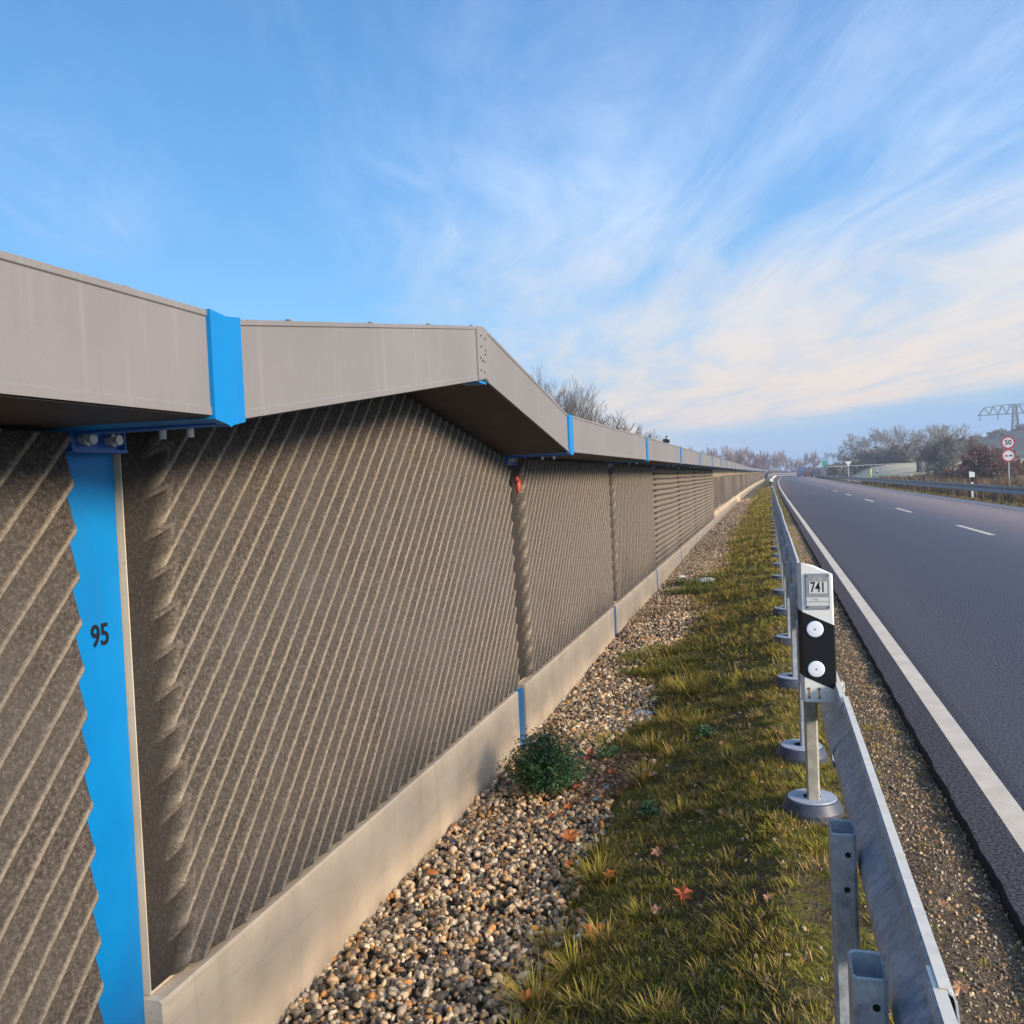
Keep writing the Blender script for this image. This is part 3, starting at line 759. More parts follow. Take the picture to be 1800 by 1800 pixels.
pos = np.stack([x, y, gz(x, y)+rng.uniform(-.006, .018, len(x))], -1); parts.append(stones(pos, r, ico1()))
x, y = scatter(26000, -1.69, -.5, 8, 24); keep = x < edge_x(y)+rng.normal(0, .06, len(x)); x, y = x[keep], y[keep]
r = rng.uniform(.012, .020, len(x)); pos = np.stack([x, y, gz(x, y)+rng.uniform(-.004, .02, len(x))], -1); parts.append(stones(pos, r, ico()))
x, y = scatter(9000, -1.69, -.6, 24, 60); keep = x < edge_x(y); x, y = x[keep], y[keep]
r = rng.uniform(.02, .035, len(x)); pos = np.stack([x+drift(y), y, gz(x+drift(y), y)+rng.uniform(-.004, .02, len(x))], -1); parts.append(stones(pos, r, ico()))
def merge(parts):
    V = []; Fa = []; C = []; o = 0
    for v_, f_, c_ in parts: V.append(v_); Fa.append(f_+o); C.append(c_); o += len(v_)
    return np.concatenate(V), np.concatenate(Fa), np.concatenate(C)
V, Fa, C = merge(parts)
tag(np_mesh('gravel', V, [Fa], M['stone'], smooth=True, cols=C), 'mixed round gravel along the foot of the noise barrier', 'gravel', kind='stuff')
# grit of the shoulder between rail and asphalt, and loose stones in the grass
parts = []
x, y = scatter(13000, .26, .74, 1.2, 9); keep = rng.random(len(x)) < (.22+.7*sm(x, .36, .62)); x, y = x[keep], y[keep]
r = rng.choice([.0035, .005, .008], len(x), p=[.55, .35, .10]); parts.append(stones(np.stack([x, y, gz(x, y)+.002], -1), r, ico()))
x, y = scatter(5000, .3, .74, 9, 26); r = rng.uniform(.006, .010, len(x)); parts.append(stones(np.stack([x, y, gz(x, y)+.002], -1), r, ico()))
x, y = scatter(1500, -.85, .3, 1.5, 9); r = rng.uniform(.004, .010, len(x)); parts.append(stones(np.stack([x, y, gz(x, y)+.001], -1), r, ico()))
V, Fa, C = merge(parts)
tag(np_mesh('grit', V, [Fa], M['stone'], smooth=True, cols=C*.8), 'fine loose grit on the verge between guardrail and asphalt', 'grit', kind='stuff')

# ------------------------------------------------------------------ grass
def blades(x, y, z, L, w, lean, az_, bend, c0, c1):
    """arrays: one curved tapered blade each (7 verts, 2 quads + tri)"""
    n = len(x); T = np.array([0, .4, .75, 1.0])
    d = np.stack([np.cos(az_), np.sin(az_)], -1); side = np.stack([-np.sin(az_), np.cos(az_)], -1)
    out = []
    for t in T:
        hor = L*(lean*t+bend*t*t); ver = L*(t*np.sqrt(np.clip(1-lean**2*.7, .05, 1))-.45*bend*t*t)
        out.append(np.stack([x+d[:, 0]*hor, y+d[:, 1]*hor, z+np.maximum(ver, .002*t)], -1))
    ws = [1, .85, .5]
    V = []
    for k in range(3):
        o = np.concatenate([side*(w*ws[k]*.5)[:, None], np.zeros((n, 1))], -1)
        V += [out[k]-o, out[k]+o]
    V.append(out[3]); V = np.stack(V, 1)
    b = (np.arange(n)*7)[:, None]
    Q = np.concatenate([b+np.array([[0, 1, 3, 2]]), b+np.array([[2, 3, 5, 4]])]); Tt = b+np.array([[4, 5, 6]])
    tt = np.array([0, 0, .4, .4, .75, .75, 1.])
    C = c0[:, None, :]*(1-tt[None, :, None])+c1[:, None, :]*tt[None, :, None]
    return V.reshape(-1, 3), Q, Tt, C.reshape(-1, 3)
def merge_b(parts):
    V = []; Q = []; T = []; C = []; o = 0
    for v_, q_, t_, c_ in parts: V.append(v_); Q.append(q_+o); T.append(t_+o); C.append(c_); o += len(v_)
    return np.concatenate(V), np.concatenate(Q), np.concatenate(T), np.concatenate(C)
OL = np.array([.96, .88, .80])*np.array([(.31, .27, .035), (.20, .20, .030), (.42, .31, .055), (.56, .38, .16), (.10, .14, .025), (.36, .36, .045)])
def patch(x, y):
    return .5+.25*np.sin(x*5.1+2*np.sin(y*1.7))+.25*np.sin(y*3.3+1.5*np.sin(x*4.3))+.2*np.sin(x*11+y*7.3)*np.sin(y*9.1)
def tufts(nt, nb, x0, x1, y0, y1, L0, L1, w, spread, pw, parts, cond=None, far=False):
    x, y = scatter(nt, x0, x1, y0, y1)
    k = np.ones(nt, bool) if cond is None else cond(x, y)
    x, y = x[k], y[k]; nt = len(x)
    if far: x = x+drift(y)
    tc_ = rng.choice(len(OL), nt, p=pw); tl = rng.uniform(L0, L1, nt)*rng.choice([1, 1, 1.5], nt)
    n = nt*nb; ti = np.repeat(np.arange(nt), nb)
    ang = rng.uniform(0, 2*np.pi, n); rad = spread*np.sqrt(rng.random(n))
    bx = x[ti]+rad*np.cos(ang); by = y[ti]+rad*np.sin(ang)
    L = tl[ti]*rng.uniform(.5, 1.15, n)
    straw = rng.random(n) < .13
    c = OL[tc_[ti]]*rng.uniform(.65, 1.35, (n, 1)); c[straw] = np.array([.30, .22, .11])*rng.uniform(.6, 1.1, (straw.sum(), 1))
    az_ = ang+rng.normal(0, .7, n)
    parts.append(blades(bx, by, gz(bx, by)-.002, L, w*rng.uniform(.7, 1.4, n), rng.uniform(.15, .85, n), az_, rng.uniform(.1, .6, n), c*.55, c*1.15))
parts = []
inside = lambda x, y: (x > edge_x(y)+rng.normal(0, .03, len(x)))
dense = lambda x, y: inside(x, y) & (rng.random(len(x)) < sm(patch(x, y), .05, .60)*.8+.2)
PWG = [.30, .20, .22, .09, .10, .09]
tufts(6800, 13, -1.0, .36, 1.3, 6.5, .012, .032, .0026, .028, PWG, parts, dense)
tufts(3000, 11, -1.0, .36, 1.3, 6.5, .020, .042, .0026, .026, PWG, parts, dense)
tufts(450, 16, -1.0, .30, 1.3, 6.5, .030, .050, .0028, .03, [.25, .12, .28, .25, .05, .05], parts, dense)
tufts(5200, 10, -1.5, .36, 6.5, 14, .03, .065, .005, .04, PWG, parts, dense)
tufts(4200, 9, -1.6, .40, 14, 30, .04, .09, .010, .07, PWG, parts, dense)
tufts(3800, 8, -1.5, .45, 30, 90, .06, .12, .03, .16, PWG, parts, inside, True)
# sparse growth on the shoulder
sh = lambda x, y: rng.random(len(x)) < (patch(x*1.3+4, y*.8) > .74)*.9*(1-sm(x, .45, .72))+.05
tufts(2600, 11, .28, .72, 1.3, 9, .014, .034, .0026, .028, [.3, .12, .3, .18, .05, .05], parts, sh)
tufts(2200, 8, .28, .70, 9, 40, .03, .05, .008, .06, [.3, .12, .3, .18, .05, .05], parts, sh)
# rank tussocks along the gravel edge and over the stones
def tuss(x, y, n, L, spread, w=.0032, pal=(0, 1, 2, 3, 5), green=0.):
    ang = rng.uniform(0, 2*np.pi, n); rad = spread*np.sqrt(rng.random(n))
    bx = x+rad*np.cos(ang); by = y+rad*np.sin(ang)
    c = OL[rng.choice(pal, n)]*rng.uniform(.7, 1.4, (n, 1))
    if green: c = c*(1-green)+np.array([.05, .11, .02])*green
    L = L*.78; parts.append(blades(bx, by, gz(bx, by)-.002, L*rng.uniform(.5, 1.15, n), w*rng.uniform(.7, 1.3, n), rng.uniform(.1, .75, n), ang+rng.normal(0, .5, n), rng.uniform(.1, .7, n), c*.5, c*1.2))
for x, y, n, L, s_ in [(-.80, 2.85, 190, .19, .05), (-.70, 3.0, 120, .15, .05), (-.83, 3.25, 120, .13, .06), (-.74, 3.75, 200, .17, .06), (-.80, 4.1, 90, .12, .06), (-.62, 3.15, 90, .12, .05), (-.78, 2.6, 120, .14, .07), (-.60, 2.75, 90, .11, .06), (-.9, 2.45, 60, .13, .07),
                       (-.72, 5.05, 170, .17, .07), (-.58, 5.35, 110, .13, .08), (-.75, 5.7, 140, .16, .09), (-.65, 6.2, 150, .18, .09), (-1.05, 6.0, 150, .13, .14), (-1.25, 6.1, 90, .10, .10), (-.9, 6.3, 150, .13, .1), (-.6, 7.0, 200, .22, .12), (-.75, 7.3, 160, .20, .12), (-.5, 5.9, 100, .13, .08),
                       (-.5, 3.3, 80, .10, .06), (-.45, 4.3, 90, .10, .06), (-.38, 2.6, 80, .10, .06), (-.2, 3.6, 60, .08, .06), (-.25, 4.9, 70, .09, .06), (-.1, 3.0, 60, .08, .06)]:
    tuss(x, y, n, L, s_)
for i in range(26):
    y = 7.8+rng.random()*1.3; x = -1.35+rng.random()*.75; tuss(x, y, 70, .15, .08, .004, (1, 4, 0, 2), .35)
for i in range(30):
    y = 13+rng.random()*1.8; x = -1.5+rng.random()*.7; tuss(x, y, 55, .20, .10, .007, (1, 4, 0), .5)
for i in range(90):
    y = 9+rng.random()*22; x = -.95+rng.random()*.5; tuss(x, y, 40, .16, .09, .008, (0, 1, 2, 3, 4))
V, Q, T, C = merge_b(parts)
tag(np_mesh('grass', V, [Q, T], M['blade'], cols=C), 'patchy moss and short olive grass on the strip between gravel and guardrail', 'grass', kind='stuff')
print('grass verts', len(V))

# dry reddish stalks in two patches by the wall
parts = []
for cx, cy_, n, L, s_ in [(-1.3, 11.6, 240, .17, .45), (-1.0, 12.3, 240, .13, .5), (-1.2, 20, 200, .2, .6), (-1.5, 11.0, 70, .30, .22), (-.9, 11.2, 120, .12, .4)]:
    ang = rng.uniform(0, 6.28, n); rad = s_*np.sqrt(rng.random(n)); bx = np.maximum(cx+rad*np.cos(ang), -1.66); by = cy_+rad*np.sin(ang)
    c = np.array([(.26, .12, .05), (.36, .20, .09), (.18, .09, .05), (.44, .31, .17)])[rng.integers(0, 4, n)]
    parts.append(blades(bx, by, gz(bx, by), L*rng.uniform(.3, 1, n), np.full(n, .005), rng.uniform(0, .98, n), ang, rng.uniform(0, .3, n), c*.7, c))
V, Q, T, C = merge_b(parts)
tag(np_mesh('dry_stalks', V, [Q, T], M['blade'], cols=C), 'brown dead stalks growing from the gravel beside the third bay', 'dead plants', kind='stuff')
parts = []
n = 2600; ang = rng.uniform(0, 6.28, n); rad = np.sqrt(rng.random(n)); bx = -1.02+.26*rad*np.cos(ang); by = 5.25+.5*rad*np.sin(ang)
c = np.array([(.12, .05, .03), (.20, .09, .05), (.07, .035, .022), (.26, .15, .08)])[rng.integers(0, 4, n)]
parts.append(blades(bx, by, gz(bx, by)+rng.uniform(.008, .03, n), rng.uniform(.02, .06, n), np.full(n, .0035), rng.uniform(.85, 1., n), rng.uniform(0, 6.28, n), rng.uniform(.3, .9, n), c*.8, c))
V, Q, T, C = merge_b(parts)
tag(np_mesh('plant_litter', V, [Q, T], M['blade'], cols=C), 'reddish brown plant litter lying on the gravel right of the bush', 'plant litter', kind='stuff')
# tall dry grass beyond the right guardrail
parts = []
for y0, y1, n, w, h0, h1 in ((16, 40, 15000, .014, .35, .85), (40, 100, 17000, .04, .4, .95)):
    x, y = scatter(n, 9.0, 16, y0, y1); x = x+drift(y)
    c = np.array([(.17, .085, .045), (.24, .13, .07), (.11, .07, .04), (.27, .19, .10), (.12, .12, .05)])[rng.integers(0, 5, n)]*rng.uniform(.6, 1.3, (n, 1))
    L = rng.uniform(h0, h1, n)*(.6+.6*sm(x, 9, 10.5)); az_ = rng.uniform(0, 6.28, n)
    parts.append(blades(x, y, ground(x, y), L, w*rng.uniform(.6, 1.5, n), rng.uniform(0, .4, n), az_, rng.uniform(0, .4, n), c*.7, c))
x, y = scatter(6000, 7.75, 9.3, 14, 90); x = x+drift(y); n = len(x)
c = OL[rng.integers(0, 6, n)]*rng.uniform(.5, 1., (n, 1))
parts.append(blades(x, y, ground(x, y), rng.uniform(.04, .10, n), .02*rng.uniform(.6, 1.5, n), rng.uniform(0, .5, n), rng.uniform(0, 6.28, n), rng.uniform(0, .4, n), c*.7, c))
V, Q, T, C = merge_b(parts)
tag(np_mesh('dry_grass', V, [Q, T], M['blade'], cols=C), 'tall rusty dry grass behind the right guardrail', 'dry grass', kind='stuff')

# ------------------------------------------------------------------ evergreen bush and litter
def leafcloud(n, R_, h, size, palette):
    # stems radiate from the base; leaflets sit along them
    V = []; Fq = []; C = []
    nst = n//26
    for s_ in range(nst):
        a = rng.uniform(0, 6.283); tilt = rng.uniform(.05, 1.25); Ls = rng.uniform(.65, 1.05)
        dirv = np.array([math.cos(a)*math.sin(tilt)*R_, math.sin(a)*math.sin(tilt)*R_, math.cos(tilt)*h])*Ls
        for i in range(26):
            t = rng.uniform(.25, 1.05); p = dirv*t+np.array([0, 0, .02+.05*t*(1-t)])+rng.normal(0, size*1.1, 3)
            if p[2] < .005: p[2] = .005+rng.random()*.03
            nrm = rng.normal(size=3)+np.array([0, 0, 1.2])+dirv/np.linalg.norm(dirv); nrm /= np.linalg.norm(nrm)
            t1 = np.cross(nrm, rng.normal(size=3)); t1 /= np.linalg.norm(t1); t2 = np.cross(nrm, t1)
            s1 = size*rng.uniform(.6, 1.3); b = len(V)
            V += [p-t1*s1, p-t2*s1*.45-nrm*s1*.1, p+t1*s1, p+t2*s1*.45-nrm*s1*.1]
            Fq.append((b, b+1, b+2, b+3)); cc = palette[rng.integers(0, len(palette))]*rng.uniform(.6, 1.4)
            C += [cc]*4
    return np.array(V), np.array(Fq), np.array(C)
bx, by = -1.28, 5.0
bush = empty('bush', (bx, by, float(gz(bx, by))-.01)); tag(bush, 'small dark green leafy bush on the gravel against the plinth', 'bush')
V, Fq, C = leafcloud(15000, .30, .36, .0105, np.array([(.020, .060, .016), (.035, .095, .022), (.012, .038, .012), (.07, .13, .03), (.028, .075, .028)]))
np_mesh('foliage', V, [Fq], M['green'], bush, cols=C)
mb = MB()
for i in range(16):
    a = rng.uniform(0, 6.28); t_ = rng.uniform(.2, 1.1); mb.tube((0, 0, 0), (math.cos(a)*math.sin(t_)*.22, math.sin(a)*math.sin(t_)*.22, math.cos(t_)*.24), .004, .002, 5)
mb.build('stems', M['bark'], bush)
weeds = [(-1.02, 5.62, .11, 'low green weed growing right of the dark bush'), (-.42, 5.55, .07, 'small blue-green weed among the grass near the guardrail'), (-.62, 4.45, .06, 'flat dark-leaved weed at the gravel edge right of the bush')]
for x, y, s_, lab in weeds:
    w_ = empty('weed', (x, y, float(gz(x, y)))); tag(w_, lab, 'weed')
    V, Fq, C = leafcloud(520, s_, s_*.6, .011, np.array([(.04, .10, .03), (.06, .13, .04), (.03, .07, .03)])); np_mesh('foliage', V, [Fq], M['green'], w_, cols=C)

def leaf(x, y, size, m, label, group=None, lobes=5, rz=None, tilt=.25):
    rz = rng.uniform(0, 6.28) if rz is None else rz
    n = lobes*4; pts = []; size = size*1.1
    for i in range(n+1):
        a = -2.5+5.0*i/n
        r_ = size*(.80+.17*math.cos(a*lobes*1.25)+.09*math.sin(a*17))*(1-.25*abs(a)/2.5)
        pts.append((r_*math.cos(a), r_*math.sin(a), size*.22*abs(math.sin(a*2.2))+rng.uniform(-.05, .12)*size))
    pts.append((-size*.15, 0, 0))
    mb = MB(); c_ = mb.verts([(0, 0, .0)]); b = mb.verts(pts)
    for i in range(len(pts)): mb.f.append((c_, b+i, b+(i+1) % len(pts)))
    mb.tube((-size*.1, 0, .001), (-size*.8, size*.1, .012), .0016, .001, 5)
    o = mb.build('fallen_leaf', m); o.location = (x, y, float(gz(x, y))+.034); o.rotation_euler = (.38+rng.uniform(-tilt, tilt), rng.uniform(-tilt, tilt), 0); o.rotation_euler = (Matrix.Rotation(.5, 3, 'X') @ Matrix.Rotation(rz, 3, 'Z')).to_euler()
    tag(o, label, 'leaf', group)
GR = 'fallen autumn leaves'
leaf(-.997, 4.299, .052, M['leafo'], 'large bright orange maple leaf lying on the gravel', lobes=5, rz=1.2)
leaf(-1.163, 5.70, .034, M['leafr'], 'red leaf lying just right of the dark bush, the left of a pair', lobes=5)
leaf(-1.03, 5.64, .034, M['leafr'], 'red leaf at the right end of the brown litter behind the bush', lobes=5)
leaf(-1.155, 4.60, .026, M['leafr'], 'dull red leaf on the gravel in front of the bush')
leaf(-1.099, 4.757, .028, M['leafo'], 'orange-brown leaf at the foot of the bush')
leaf(-.939, 3.988, .028, M['leafo'], 'small orange leaf on the gravel below the large maple leaf')
leaf(-.661, 3.204, .048, M['leafo'], 'orange-brown leaf caught in the big grass tussock')
leaf(-.506, 3.828, .030, M['leafb'], 'pale brown curled leaf upright in a dark gap of the grass')
leaf(-.357, 3.332, .040, M['leafr'], 'long red-brown leaf on the grass between gravel and guardrail')
leaf(-.703, 3.723, .030, M['leafo'], 'narrow orange leaf beside the middle tussock')
leaf(-.44, 3.254, .024, M['leafb'], 'small tan leaf in the grass below the red-brown leaf')
leaf(-.688, 5.015, .020, M['leafo'], 'small orange leaf touching the white pebble')
leaf(-.834, 2.865, .030, M['leafo'], 'orange leaf at the gravel edge at the bottom of the view')
leaf(.46, 2.68, .026, M['leafb'], 'curled tan leaf on the grit near the asphalt')
for i in range(9):
    x, y = [(-.25, 4.1), (-.05, 3.1), (.56, 3.9), (.50, 3.2), (-.6, 6.5), (-.3, 5.2), (.44, 5.1), (-.15, 6.1), (-.75, 7.6)][i]
    leaf(x, y, .018, M['leafb'], 'small dead brown leaf lying in the grass', GR)
for i in range(8):
    a = i*2.4; leaf(-1.12+.16*math.cos(a), 5.30+.28*math.sin(a), .024, M['leafb'] if i % 2 else M['leafr'], 'brown leaf in the litter heap beside the bush', 'leaf litter by the bush')
def pebble(x, y, r, m, name, label, cat, sq=.55):
    v_, f_ = ico1(); v_ = v_*(1+.12*np.sin(v_@rng.normal(size=3)*2.5)[:, None])*np.array([r*1.2, r*.9, r*sq])
    o = np_mesh(name, v_, [f_], m, smooth=True); o.location = (x, y, float(gz(x, y))+r*sq*.6); o.rotation_euler = (0, 0, rng.random()*3); tag(o, label, cat)
pebble(-.677, 5.106, .020, M['pebble'], 'pebble', 'white pebble beside the small orange leaf in the grass', 'stone')
pebble(-.36, 4.248, .020, M['leafb'], 'pebble', 'tan pebble alone in the grass left of the delineator', 'stone')
pebble(-.959, 6.737, .085, M['pebble'], 'flat_stone', 'broad flat grey stone at the edge of the gravel and grass', 'stone', .25)
pebble(-.992, 14.35, .17, M['white'], 'white_stone', 'long white stone lying in the grass past the second joint', 'stone', .3)
pebble(-1.447, 15.286, .07, M['white'], 'white_stone', 'small white stone on the gravel near the plinth', 'stone', .5)
pebble(-1.576, 3.92, .030, M['leafo'], 'stone', 'large orange-brown stone against the plinth', 'stone', .6)
pebble(-1.60, 4.28, .032, M['rubber'], 'stone', 'large dark stone against the plinth', 'stone', .6)
def scrap(x, y, s_, label):
    mb = MB(); mb.poly([(-s_, -s_*.5, 0), (s_*.7, -s_*.6, .006), (s_, s_*.4, .02), (-.2*s_, s_*.6, .012)]); mb.poly([(-.2*s_, s_*.6, .012), (s_, s_*.4, .02), (s_*.5, s_*.9, .004)])
    o = mb.build('plastic_scrap', M['teal']); o.location = (x, y, float(gz(x, y))+.03); tag(o, label, 'litter')
scrap(-.969, 4.836, .024, 'pale teal plastic scrap nearer the camera beside the bush'); scrap(-.946, 5.03, .018, 'small bluish plastic scrap behind the teal one beside the bush')

# ------------------------------------------------------------------ trees
def tree_mesh(seed, h, spread=.55, levels=6, trunk_r=.12, twig=.006, first=.22, up=.55, kids=(2, 4), gnarl=.18, seg_len=.30):
    r_ = random.Random(seed); tV, tF, cV, cF = [], [], [], []
    def seg(VV, FF, a, b, r0, r1, n):
        d = (b-a).normalized(); s_ = d.orthogonal().normalized(); t_ = d.cross(s_); i = len(VV)
        for c_, rr_ in ((a, r0), (b, r1)):
            for k in range(n):
                an = 2*math.pi*k/n; VV.append(tuple(c_+(s_*math.cos(an)+t_*math.sin(an))*rr_))
        for k in range(n): FF.append((i+k, i+(k+1) % n, i+n+(k+1) % n, i+n+k))
    def grow(p, d, L, r0, lv):
        nseg = 3 if lv < 3 else 2; q_ = p; dd = d.copy(); pts = [p]
        for s_ in range(nseg):
            dd = (dd+Vector((r_.gauss(0, gnarl), r_.gauss(0, gnarl), r_.gauss(0, gnarl)+.04*up))).normalized()
            nq = q_+dd*(L/nseg); ra = r0*(1-.45*s_/nseg); rb = r0*(1-.45*(s_+1)/nseg)
            if lv == 0: seg(tV, tF, q_, nq, ra, rb, 7)
            else: seg(cV, cF, q_, nq, ra, rb, 5 if lv < 3 else 3)
            q_ = nq; pts.append(q_)
        if lv >= levels: return
        nk = r_.randint(*kids)+(1 if lv == 0 else 0)
        for k in range(nk):
            f = r_.uniform(.35, 1.) if k else 1.
            pos_ = pts[-1] if k == 0 else pts[min(nseg-1, int(f*nseg))].lerp(pts[min(nseg, int(f*nseg)+1)], r_.random())
            ax = dd.orthogonal(); ax.rotate(Matrix.Rotation(r_.uniform(0, 6.28), 3, dd)); an = r_.uniform(.25, spread) if k else r_.uniform(0, .25)
            nd = (dd*math.cos(an)+ax.normalized()*math.sin(an)+Vector((0, 0, up*.25))).normalized()
            grow(pos_, nd, L*r_.uniform(.62, .86), max(twig, r0*.55*r_.uniform(.75, 1.05)), lv+1)
    grow(Vector((0, 0, -.3)), Vector((0, 0, 1)), h*first+.3, trunk_r, 0)
    # normalise the height
    zmax = max(v_[2] for v_ in cV); k_ = h/zmax
    tV = [(a*k_, b*k_, c_*k_) for a, b, c_ in tV]; cV = [(a*k_, b*k_, c_*k_) for a, b, c_ in cV]
    return tV, tF, cV, cF
def make_tree(name, label, cat, group, loc, m, mc=None, **kw):
    tV, tF, cV, cF = tree_mesh(**kw)
    t = empty(name, loc); tag(t, label, cat, group)
    np_mesh('trunk', tV, [tF], m, t); np_mesh('crown', cV, [cF], mc or m, t)
    return t
def dup(root, loc, rz, sc, label=None, group=None):
    r_ = root.copy(); col.objects.link(r_); r_.location = loc; r_.rotation_euler = (0, 0, rz); r_.scale = sc
    if label: r_['label'] = label
    if group: r_['group'] = group
    for ch in root.children:
        c_ = ch.copy(); col.objects.link(c_); c_.parent = r_
    return r_
def gl(x, y): return (x, y, float(ground(x, min(y, 320)))-.1)
tA = make_tree('bare_tree', 'thin bare tree top rising behind the sloping end of the raised cap', 'tree', None, gl(-15.0, 60), M['bark'], seed=3, h=10.6, spread=.55, levels=7, trunk_r=.12, twig=.008, kids=(2, 4), up=.8, gnarl=.12)
tB = make_tree('bare_tree', 'widest bare tree showing its fan of branches above the barrier cap', 'tree', None, gl(-10.1, 60), M['bark'], seed=12, h=7.6, spread=.62, levels=7, trunk_r=.12, twig=.009, kids=(2, 4), up=.7, gnarl=.12)
tB.scale = (1.25, 1.25, 1.02)
dup(tA, gl(-13.0, 62), 1.2, (.8, .8, .76), 'narrow bare tree just right of the blue cap joint')
dup(tB, gl(-8.0, 60), 2.1, (1.05, 1.05, .84), 'low spreading bare tree right of the widest one above the cap')
# woods far away: several kinds, each copied
WG = 'bare purplish trees of the distant wood on the left'
WR = 'bare trees in the far row on the right'
kp = [make_tree('wood_tree', 'bare purplish tree in the distant wood where the road ends', 'tree', WG, gl(-9.6, 150), M['barkp'], seed=s_, h=6.4, spread=.5, levels=6, trunk_r=.10, twig=.022, kids=(2, 4), up=.9) for s_ in (21, 22)]
kr = [make_tree('bare_tree', 'tall bare tree in the hazy row beyond the field', 'tree', WR, gl(14+k, 205), M['barkg'], seed=31+k, h=8, spread=.62, levels=7, trunk_r=.15, twig=.022, kids=(2, 3), up=.6, first=.34) for k in (0, 1)]
r_ = random.Random(5)
def az_x(px_, y): # a point at depth y lying on the line of sight through column px_ of the horizon
    a = math.atan((px_-1350.)/1655.) ; return y*math.tan(a)*1.03
for i in range(40):
    px_ = 1205+i*5.6+r_.uniform(-3, 3); y = r_.uniform(150, 205) if px_ < 1340 else r_.uniform(250, 290)
    top = 6.2-3.2*sm(px_, 1290, 1400)+r_.uniform(-1.1, .9)+(1.2 if px_ > 1400 else 0)
    s_ = max(2.2, float(top))*y/150/6.4
    dup(kp[i % 2], gl(az_x(px_, y), y), r_.uniform(0, 6.28), (s_*r_.uniform(.7, .95), s_*r_.uniform(.7, .95), s_))
kp[0].location = gl(az_x(1245, 160), 160); kp[1].location = gl(az_x(1300, 165), 165)
for i in range(17):
    px_ = 1452+i*11.6+r_.uniform(-3, 3); y = r_.uniform(195, 225)
    top = 4.6+3.8*float(sm(px_, 1425, 1560))+r_.uniform(-.9, .7)
    s_ = top/8*y/205
    dup(kr[i % 2], gl(az_x(px_, y), y), r_.uniform(0, 6.28), (s_*r_.uniform(.8, 1.1), s_*r_.uniform(.8, 1.1), s_))
kr[0].location = gl(az_x(1610, 206), 206); kr[1].location = gl(az_x(1478, 206), 206); kr[1].scale = (.75, .75, .72)
# undergrowth in front of the woods
kb = make_tree('shrub', 'leafless shrub in the hazy thicket below the far trees', 'shrub', 'shrubs of the far thicket', gl(20, 170), M['barkg'], seed=44, h=3.0, spread=.9, levels=5, trunk_r=.07, twig=.035, kids=(4, 5), up=.3, first=.12)
for i in range(46):
    px_ = 1462+i*4.2+r_.uniform(-3, 3); y = r_.uniform(160, 190); s_ = r_.uniform(.8, 1.25)*(.75+.5*float(sm(px_, 1430, 1600)))
    dup(kb, gl(az_x(px_, y), y), r_.uniform(0, 6.28), (s_*1.3, s_*1.3, s_))
kq = make_tree('shrub', 'leafless purplish shrub at the edge of the left wood', 'shrub', 'shrubs of the left wood', gl(-5, 150), M['barkp'], seed=45, h=2.6, spread=.9, levels=5, trunk_r=.06, twig=.032, kids=(4, 5), up=.3, first=.12)
for i in range(46):
    px_ = 1200+i*5.2+r_.uniform(-3, 3); y = r_.uniform(140, 175) if px_ < 1335 else r_.uniform(245, 260); s_ = r_.uniform(.8, 1.2)*(1.15-.4*float(sm(px_, 1290, 1400)))
    dup(kq, gl(az_x(px_, y), y), r_.uniform(0, 6.28), (s_*1.3, s_*1.3, s_))
# nearer scrub on the right
make_tree('scrub_tree', 'tangled grey-brown scrub tree left of the red-brown bush', 'tree', None, gl(az_x(1612, 92), 92), M['barkg'], seed=51, h=4.9, spread=1.0, levels=7, trunk_r=.12, twig=.014, kids=(2, 4), up=.2, first=.14)
make_tree('scrub_tree', 'low tangled scrub between the hut and the red-brown bush', 'tree', None, gl(az_x(1632, 84), 84), M['barkg'], seed=52, h=3.0, spread=1.1, levels=7, trunk_r=.10, twig=.014, kids=(3, 4), up=.1, first=.12)
t1 = make_tree('red_bush', 'red-brown leafless bush with dark top left of the round signs', 'bush', None, gl(az_x(1690, 72), 72), M['barkr'], seed=53, h=3.9, spread=1.0, levels=7, trunk_r=.08, twig=.011, kids=(3, 4), up=.25, first=.1)
dup(t1, gl(az_x(1722, 74), 74), 2.0, (.9, .9, .62), 'lower right-hand part of the red-brown scrub, a bush of its own')
dup(t1, gl(az_x(1660, 76), 76), 4.0, (.9, .9, .60), 'low red-brown bush left of the tall one')

# far hill
hx = np.linspace(10, 420, 120); hv = []
for x in hx:
    top = 2.0+8.0*float(sm(x, 25, 75))+.8*math.sin(x*.13)+.5*math.sin(x*.41)+.35*math.sin(x*1.3)
    hv += [(x, 245, -.5), (x+1, 262, top*.62), (x+2, 285, top), (x+3, 360, top*.9), (x+3, 420, -1)]
hv = np.array(hv); i = np.arange(119)[:, None]; fs = np.concatenate([np.concatenate([i*5+k, (i+1)*5+k, (i+1)*5+k+1, i*5+k+1], 1) for k in range(4)])
tag(np_mesh('hill', hv, [fs], M['hill'], smooth=True), kind='structure')
kh = make_tree('hill_tree', 'dark round tree on the crest of the far hill', 'tree', 'trees on the far hill crest', (70, 284, 9), M['barkg'], seed=61, h=3.2, spread=1.1, levels=5, trunk_r=.2, twig=.08, kids=(4, 5), up=.2, first=.1)
for px_ in (1650, 1700, 1706, 1712, 1736, 1741, 1779, 1785, 1797, 1668, 1676, 1803, 1815, 1830):
    x = az_x(px_, 284); s_ = r_.uniform(.6, 1.); dup(kh, (x, 284, 2.0+8.0*float(sm(x-2, 25, 75))+.2), r_.uniform(0, 6), (s_*1.2, s_*1.2, s_*.8))

